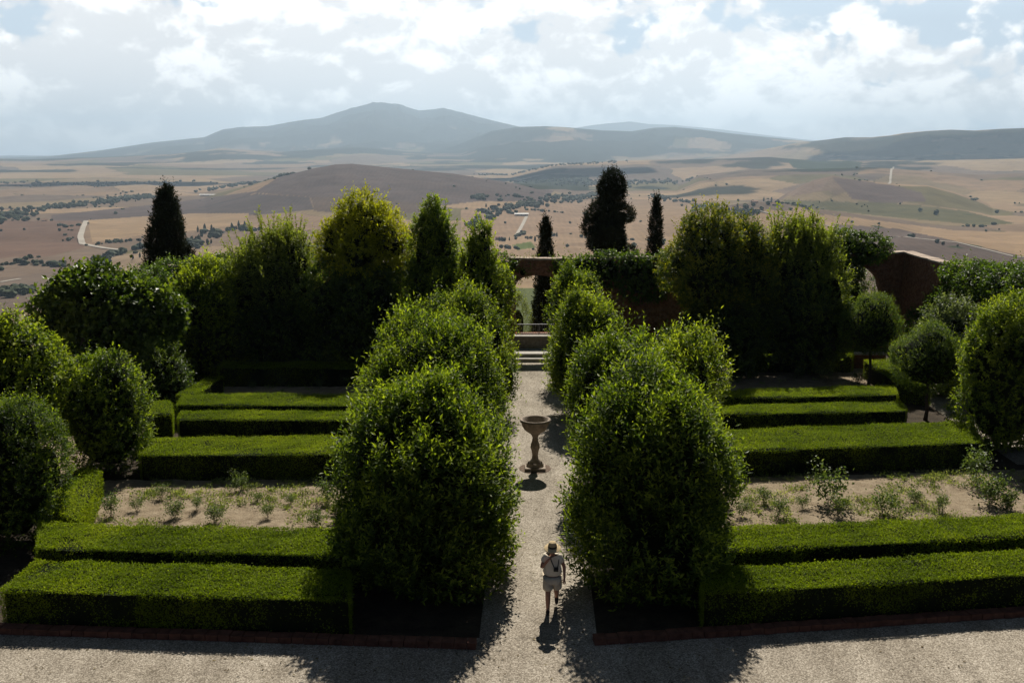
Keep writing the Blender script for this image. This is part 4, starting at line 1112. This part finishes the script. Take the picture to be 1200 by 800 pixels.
hedge('diagonal box hedge beside the round tree at the right', [(1050, 447), (1092, 452), (1040, 421), (1012, 421)], seed=217, dens=1500)
hedge('dark box hedge in tree shade at the back of the right garden', [(855, 416), (1000, 416), (1000, 409), (855, 409)], seed=218, dens=1300)
hedge('dark box hedge in tree shade at the back of the left garden', [(255, 431), (440, 431), (440, 423), (262, 423)], seed=219, dens=1300)
hedge('low box hedge beside the small cone bush at the left', [(176, 484), (202, 484), (200, 470), (180, 470)], seed=220, dens=1300)

# brick kerbs under the front hedges
def kerb(label, a, b):
    d = np.array(b) - np.array(a); ln = np.linalg.norm(d); ang = math.atan2(d[1], d[0])
    e = MB(); u = 0; r = np.random.default_rng(int(ln * 10))
    while u < ln:
        w = min(.28, ln - u); j = r.uniform(0, .02)
        e.box((u + .006, -.14 + j, 0), (u + w - .006, .14 + j, .15 + r.uniform(-.012, .012))); u += .285
    o = e.build('brick_kerb', M['redbrick']); o.location = (a[0], a[1], 0); o.rotation_euler = (0, 0, ang)
    return tag(o, label, 'kerb')
def kerb_line(p, q, x0, x1):
    a, b = at(*p, HH)[:2], at(*q, HH)[:2]
    k = (b[1] - a[1]) / (b[0] - a[0])
    return (np.array([x0, a[1] + k * (x0 - a[0]) - .24]), np.array([x1, a[1] + k * (x1 - a[0]) - .24]))
kerb('red brick kerb below the front left hedge', *kerb_line((0, 690), (452, 703), -17.5, -.8))
kerb('red brick kerb below the front right hedge', *kerb_line((775, 697), (1330, 664), 1.85, 17.5))

# ------------------------------------------------------------------ beds of dry soil with roses and weeds
def bed(name, corners, seed):
    P = [at(x, y, .06) for x, y in corners]
    n = 46; r = np.random.default_rng(seed)
    u, v = np.meshgrid(np.linspace(0, 1, n * 2), np.linspace(0, 1, n))
    u3, v3 = u[..., None], v[..., None]
    G_ = P[0] * (1 - u3) * (1 - v3) + P[1] * u3 * (1 - v3) + P[2] * u3 * v3 + P[3] * (1 - u3) * v3
    G_[..., 2] = .05 + .09 * (fbm(G_[..., 0] * 1.3, G_[..., 1] * 1.3, 4, seed) - .4) + .05 * (fbm(G_[..., 0] * 5, G_[..., 1] * 5, 3, seed + 4) - .5)
    G_[..., 2] = np.maximum(G_[..., 2], .012)
    nr, na = u.shape
    i, j = np.meshgrid(np.arange(nr - 1), np.arange(na - 1), indexing='ij'); a = (i * na + j).ravel()
    mb = MB(); mb.add(G_.reshape(-1, 3), np.stack([a, a + 1, a + na + 1, a + na], -1), 0, smooth=True)
    tag(mb.build(name, M['drysoil']), kind='structure')
    return P

def inq(P, u, v):
    return P[0] * (1 - u) * (1 - v) + P[1] * u * (1 - v) + P[2] * u * v + P[3] * (1 - u) * v

def weeds(label, P, n, seed):
    r = np.random.default_rng(seed); mb = MB()
    for _ in range(n):
        c = inq(P, r.random(), r.random()); c[2] = .07
        if n3(c[None], seed, 1.1)[0] < -.15: continue
        k = int(r.integers(14, 50)); s = r.uniform(.10, .34)
        p = c + r.normal(size=(k, 3)) * [s * .5, s * .5, .0]; p[:, 2] = .06 + r.random(k) * s * .4
        D = nrm(r.normal(size=(k, 3)) + [0, 0, .7]); N = nrm(r.normal(size=(k, 3)) * .5 + [0, 0, 1])
        put_leaves(mb, p, D, N, r.uniform(.05, .12, k), r.uniform(.02, .05, k), np.clip(r.normal(.5, .25) + .15 * r.normal(size=k), 0, 1))
    tag(mb.build('weeds', M['weed']), label, 'weeds', kind='stuff')

ROSE = []
def rose_proto(seed, h):
    r = np.random.default_rng(seed)
    e = empty('rose_bush'); stem = MB(); lv = MB()
    for k in range(int(r.integers(4, 7))):
        a = r.uniform(0, 6.28); tp = np.array([math.cos(a) * h * r.uniform(.15, .5), math.sin(a) * h * r.uniform(.15, .5), h * r.uniform(.55, 1)])
        mid = tp * [.4, .4, .55] + r.normal(size=3) * .06
        stem.tube([(0, 0, -.05), mid, tp], [.011, .008, .004], 5)
        for t in np.linspace(.35, 1, 9):
            c = mid + (tp - mid) * (t - .35) / .65
            kk = 15
            p = c + r.normal(size=(kk, 3)) * .08 * (1 + h)
            put_leaves(lv, p, nrm(r.normal(size=(kk, 3)) + [0, 0, .2]), nrm(r.normal(size=(kk, 3)) * .6 + [0, 0, 1]), r.uniform(.07, .13, kk), r.uniform(.04, .08, kk), np.clip(.45 + .22 * r.normal(size=kk), 0, 1))
    stem.build('stems', M['bark'], e); lv.build('leaves', M['rose'], e)
    return e
def roses(spots, label, group, special={}):
    for k, (px, py, hpx) in enumerate(spots):
        b = at(px, py, .06); h = hpx * np.linalg.norm(b - [0, 0, CAM_H]) / F
        idx = k % 4
        pr = next((e for i, e in ROSE if i == idx), None)
        if pr is None: e = rose_proto(300 + idx, 1.0); ROSE.append((idx, e))
        else: e = copy_tree(pr)
        e.location = (b[0], b[1], .05); e.scale = (h, h, h); e.rotation_euler = (0, 0, random.uniform(0, 6))
        tag(e, special.get(k, label), 'rose bush', group)

P1 = bed('soil_bed', [(60, 626), (440, 630), (440, 562), (118, 562)], 41)
P2 = bed('soil_bed', [(810, 630), (1330, 606), (1290, 548), (830, 560)], 42)
P3 = bed('soil_bed', [(240, 468), (440, 468), (440, 436), (262, 436)], 43)
P4 = bed('soil_bed', [(840, 460), (1040, 458), (1010, 424), (840, 424)], 44)
weeds('patchy green weeds on the left sandy bed', P1, 520, 51)
weeds('patchy green weeds on the right sandy bed', P2, 640, 52)
weeds('sparse weeds on the shaded left back bed', P3, 40, 53)
weeds('sparse weeds on the small right back bed', P4, 40, 54)
roses([(282, 574, 20), (384, 588, 24), (205, 606, 20), (130, 604, 22), (160, 598, 16), (230, 598, 14), (252, 612, 20), (314, 606, 14), (340, 590, 12), (190, 584, 14), (370, 616, 18), (302, 588, 10), (105, 606, 18)],
      'small sparse rose bush on the left sandy bed', 'rose bushes on the left sandy bed', {0: 'rose bush at the back edge of the left sandy bed, topmost of the bed', 1: 'leafy rose bush by the huge laurel on the left sandy bed'})
roses([(972, 590, 40), (1138, 566, 34), (1160, 590, 32), (982, 604, 22), (1036, 604, 30), (912, 608, 22), (1072, 588, 14), (895, 590, 18), (870, 604, 20), (1100, 600, 18), (1180, 596, 22), (940, 596, 14)],
      'small sparse rose bush on the right sandy bed', 'rose bushes on the right sandy bed', {0: 'tall leafy rose bush in the middle of the right sandy bed', 1: 'tall rose bush at the back of the right sandy bed'})
roses([(330, 452, 16), (374, 455, 10), (296, 455, 9), (404, 452, 12)], 'small pale rose bush in the shaded left back bed', 'rose bushes in the left back bed')
roses([(968, 446, 16), (933, 444, 14), (1006, 450, 14), (884, 444, 9)], 'small pale rose bush in the small right back bed', 'rose bushes in the right back bed')

def fallen(label, n, region, seed):
    r = np.random.default_rng(seed); mb = MB()
    u, v = r.random(n), r.random(n)
    x0, x1, y0, y1 = region
    x = x0 + (x1 - x0) * u; y = y0 + (y1 - y0) * v
    k = n3(np.column_stack([x, y, x * 0]), seed, .9) + .4 * r.normal(size=n) > .25
    x, y = x[k], y[k]; n = len(x)
    P = np.column_stack([x, y, np.full(n, .018)])
    a = r.uniform(0, 6.28, n)
    put_leaves(mb, P, np.column_stack([np.cos(a), np.sin(a), r.uniform(0, .2, n)]), nrm(r.normal(size=(n, 3)) * .25 + [0, 0, 1]), r.uniform(.05, .11, n), r.uniform(.02, .05, n), r.random(n))
    tag(mb.build('fallen_leaves', M['dryleaf']), label, 'leaves', kind='stuff')
M['dryleaf'] = leaf_mat('dry fallen leaf', (.06, .045, .02), (.16, .11, .05), (.26, .21, .08), .7, .1, .2)
fallen('dry leaves scattered over the gravel forecourt', 900, (-14, 15, 18.5, 21.1), 61)
fallen('dry leaves scattered along the gravel path', 700, (-.5, 2.3, 21.2, 49), 62)

# ------------------------------------------------------------------ conifers beyond the wall
def conifer(name, label, c, z0, ztop, r, seed, shape='column', dens=60, gaps=0.0):
    h = ztop - z0
    if shape == 'column': bl = lobes((0, 0, h * .46, r, r, h * .54, .42), 16, .26, seed, -.5, .95)
    elif shape == 'spire': bl = lobes((0, 0, h * .42, r, r, h * .58, .55), 6, .24, seed, -.6, .6)
    else:
        rr = np.random.default_rng(seed); bl = [(0, 0, h * .5, r * .45, r * .45, h * .48, .3)]
        for k in range(34):
            t = rr.uniform(.25, .97); a = rr.uniform(0, 6.28)
            w = r * (1.0 if t < .72 else max(.15, (1 - t) / .28)) * rr.uniform(.55, 1.0)
            s = r * rr.uniform(.26, .46) * (1 if t < .85 else .7)
            bl.append((math.cos(a) * (w - s * .6), math.sin(a) * (w - s * .6), h * t, s, s, s * .75, 0))
    return tree(name, label, 'tree', c, bl, 'cypress', h * .8, r * .12, [], None, z0, dens=dens, per=8, leaf=(.17, .055), shoot=.32, up=1.0, rnd=.4, seed=seed, rough=.12, tip=.25, core=.84, gaps=gaps)
conifer('cypress', 'broad dark cypress behind the wall at the left', (-20.9, 60.5), -7, 8.4, 1.75, 401)
conifer('dark_conifer', 'big dark ragged conifer towering behind the back wall', (6.6, 66), -7, 10.0, 2.35, 404, 'ragged', 75)
conifer('cypress', 'slim cypress behind the wall right of the big conifer', (9.5, 66), -7, 7.8, .68, 407, 'spire', 80)
conifer('cypress', 'narrow cypress seen over and through the gate', (2.1, 62), -7, 6.8, .74, 410, 'spire', 80)
conifer('cypress', 'small dark treetop behind the yellow tree', (-11.3, 66), -7, 6.5, .8, 413, 'ragged', 45)
bush('gate_shrub', 'pale grassy shrub beyond the gate railing', 'shrub', (.35, 57.6), [(0, 0, 1.0, .7, .6, 1.7, .3)], 'loose', None, dens=60, per=7, seed=415, zmin=-3, core=.5, leaf=(.12, .03))

# ------------------------------------------------------------------ stone font on its round base
fp = at(627, 549, 0)
sheet('brick_circle', [(fp[0] + .56 * math.cos(t), fp[1] + .60 * math.sin(t)) for t in np.linspace(0, 2 * PI, 33)[:-1]], .016, 'fontbase')
ft = empty('stone_font', (fp[0], fp[1], .016)); tag(ft, 'round stone font on a baluster pedestal in the middle of the path', 'font')
pl_ = MB(); pl_.box((-.36, -.36, 0), (.36, .36, .10)); pl_.lathe([(.30, .102), (.31, .16), (.26, .20), (.26, .22)], 24); pl_.build('plinth', M['stone'], ft)
MB().lathe([(.21, .215), (.19, .28), (.12, .36), (.10, .50), (.13, .66), (.165, .76), (.155, .88), (.11, 1.0), (.095, 1.12), (.12, 1.20), (.17, 1.26), (.17, 1.29)], 24).build('pedestal', M['stone'], ft)
MB().lathe([(.16, 1.285), (.26, 1.32), (.38, 1.42), (.46, 1.55), (.49, 1.68), (.53, 1.70), (.54, 1.78), (.50, 1.80), (.45, 1.77), (.40, 1.62), (.25, 1.52), (.001, 1.49)], 32).build('bowl', M['stone'], ft)

# ------------------------------------------------------------------ the walker
def skin_obj(name, verts, edges, radii, mat, parent, root=0, sub=2):
    me = bpy.data.meshes.new(name); me.from_pydata([tuple(v) for v in verts], edges, []); me.update()
    o = bpy.data.objects.new(name, me); C.objects.link(o); o.parent = parent
    md = o.modifiers.new('skin', 'SKIN'); md.use_smooth_shade = True
    sv = me.skin_vertices[0].data if me.skin_vertices else None
    if sv is None:
        bm = bmesh.new(); bm.from_mesh(me); bm.verts.layers.skin.verify(); bm.to_mesh(me); bm.free(); sv = me.skin_vertices[0].data
    for i, r in enumerate(radii):
        sv[i].radius = r if isinstance(r, tuple) else (r, r); sv[i].use_root = (i == root)
    ss = o.modifiers.new('sub', 'SUBSURF'); ss.levels = sub; ss.render_levels = sub
    me.materials.append(M[mat])
    return o
M['skin'] = simple('sunburnt skin', (.40, .20, .13), .55, .08, 12)
M['shirt'] = simple('cream linen', (.82, .72, .57), .9, .06, 14, .3, 40)
M['shorts'] = simple('beige cotton', (.68, .57, .42), .9, .08, 14, .3, 40)
M['straw'] = simple('straw', (.58, .44, .25), .85, .12, 30, .5, 60)
M['shoe'] = simple('dark leather', (.035, .028, .024), .5, .2, 20)
M['black'] = simple('black plastic', (.015, .015, .016), .4, .1, 20)
M['hair'] = simple('grey hair', (.20, .18, .16), .7, .2, 30)

pp = at(647, 716, 0)
pr = empty('person', (pp[0], pp[1], .012), math.radians(-4))
tag(pr, 'person in straw hat, cream shirt and beige shorts walking along the gravel path', 'person')
V, E, R = [], [], []
def vx(p, r, link=None):
    V.append(p); R.append(r)
    if link is not None: E.append((link, len(V) - 1))
    return len(V) - 1
pel = vx((0, 0, .93), (.15, .11))
sp1 = vx((0, -.01, 1.10), (.14, .105), pel); ch = vx((0, -.03, 1.30), (.16, .11), sp1)
nk0 = vx((0, -.05, 1.44), .075, ch); nk = vx((0, -.075, 1.50), .055, nk0)
hd0 = vx((0, -.105, 1.56), (.068, .075), nk); hd1 = vx((0, -.11, 1.635), (.078, .09), hd0); hd2 = vx((0, -.10, 1.71), (.06, .07), hd1)
nose = vx((0, -.215, 1.615), .014, hd1)
for sgn in (-1, 1): vx((sgn * .088, -.095, 1.62), .014, hd1)
def hand(w, d, wr):
    w = np.array(w); d = nrm(np.array(d, float)); s = nrm(np.cross(d, [0, 0, 1.0])); n_ = np.cross(s, d)
    palm = vx(tuple(w + d * .06), (.032, .022), wr)
    for k, (off, ln) in enumerate(((-.028, .060), (-.010, .072), (.010, .068), (.027, .052))):
        a = vx(tuple(w + d * .105 + s * off), .0095, palm)
        b_ = vx(tuple(w + d * (.105 + ln * .55) + s * off * 1.1 - n_ * .01), .0085, a)
        vx(tuple(w + d * (.105 + ln) + s * off * 1.1 - n_ * .028), .007, b_)
    t1 = vx(tuple(w + d * .05 + s * .042), .011, palm); vx(tuple(w + d * .09 + s * .06 - n_ * .012), .009, t1)
# right arm (image left): hand raised to the chin
sr = vx((-.175, -.03, 1.40), .062, ch); er = vx((-.26, -.13, 1.16), .045, sr); wr = vx((-.10, -.27, 1.42), .03, er)
hand((-.10, -.27, 1.42), (.6, .25, .55), wr)
# left arm (image right): hanging, elbow a little out
sl_ = vx((.175, -.03, 1.40), .062, ch); el = vx((.285, .02, 1.14), .045, sl_); wl_ = vx((.29, -.10, .92), .03, el)
hand((.29, -.10, .92), (0, -.25, -1), wl_)
# legs mid-stride: right foot forward and planted, left leg swinging behind
hr = vx((-.095, 0, .87), .098, pel); kr = vx((-.10, -.12, .49), .070, hr); vx_c = vx((-.10, -.10, .34), .066, kr); ar = vx((-.10, -.10, .09), .046, vx_c); vx((-.105, -.24, .045), .036, ar)
hl = vx((.095, .01, .87), .098, pel); kl = vx((.10, .05, .49), .070, hl); vx_d = vx((.10, .17, .40), .066, kl); al = vx((.095, .36, .22), .046, vx_d); vx((.10, .31, .09), .034, al)
skin_obj('body', V, E, R, 'skin', pr)
sh_v = [(0, 0, .90), (0, -.005, 1.08), (0, -.025, 1.28), (0, -.045, 1.43), (-.18, -.03, 1.405), (-.235, -.095, 1.26), (.18, -.03, 1.405), (.245, -.005, 1.25)]
skin_obj('shirt', sh_v, [(0, 1), (1, 2), (2, 3), (2, 4), (4, 5), (2, 6), (6, 7)], [(.27, .19), (.24, .175), (.215, .155), (.095, .09), .105, .10, .105, .10], 'shirt', pr, 2)
so_v = [(0, 0, .92), (-.10, -.01, .84), (-.11, -.10, .53), (.10, .01, .84), (.115, .04, .53)]
skin_obj('shorts', so_v, [(0, 1), (1, 2), (0, 3), (3, 4)], [(.20, .15), .14, .135, .14, .135], 'shorts', pr, 0)
hb = MB(); hb.lathe([(.001, .135), (.05, .14), (.085, .12), (.102, .06), (.108, .0)], 24)
hb.lathe([(.108, .0), (.15, -.012), (.19, -.026), (.202, -.03), (.2, -.037), (.15, -.022), (.106, -.01)], 28)
hat = hb.build('straw_hat', M['straw'], pr); hat.location = (0, -.11, 1.69); hat.rotation_euler = (math.radians(14), 0, 0)
bd = MB(); bd.lathe([(.1095, .004), (.1085, .03), (.1045, .055)], 24); b2 = bd.build('hat_band', M['shoe'], hat)
hr_ = MB(); v = ICO_V * [.088, .092, .085]; v = v[:, :] + [0, -.085, 1.655]; v[:, 1] = np.maximum(v[:, 1], -.12); hr_.add(v, ICO_F, 0, smooth=True); hr_.build('hair', M['hair'], pr)
for sgn in (-1, 1):
    ey = MB(); ey.add(ICO_V * .012 + [sgn * .032, -.188, 1.645], ICO_F, 0, smooth=True); ey.build('eye', M['black'], pr)
mo = MB(); mo.box((-.025, -.192, 1.572), (.025, -.17, 1.58)); mo.build('mouth', M['shoe'], pr)
for (x, y, z, pitch) in ((-.102, -.16, .05, 0), (.098, .33, .15, .95)):
    sm_ = MB(); v = ICO_V * [.052, .135, .05]; v[:, 2] = np.maximum(v[:, 2], -.042)
    c_, s_ = math.cos(pitch), math.sin(pitch)
    v = np.column_stack([v[:, 0], v[:, 1] * c_ - v[:, 2] * s_, v[:, 1] * s_ + v[:, 2] * c_])
    sm_.add(v + [x, y, z], ICO_F, 0, smooth=True); sm_.build('shoe', M['shoe'], pr)
cam_o = empty('camera_on_strap', (pp[0] + .075, pp[1] - .20, 1.17)); tag(cam_o, 'small black camera hanging on a strap at the chest of the walker', 'camera')
MB().box((-.055, -.03, -.045), (.055, .03, .045)).build('camera_body', M['black'], cam_o)
MB().lathe([(.001, .06), (.028, .06), (.03, .0)], 16).build('lens', M['black'], cam_o).rotation_euler = (math.radians(90), 0, 0)
MB().tube([(.04, 0, .04), (.06, .02, .16), (.075, .09, .27), (.03, .20, .335)], .012, 6).build('strap', M['black'], cam_o)
MB().tube([(-.04, 0, .04), (-.09, .01, .16), (-.14, .09, .27), (-.12, .19, .31)], .012, 6).build('strap', M['black'], cam_o)
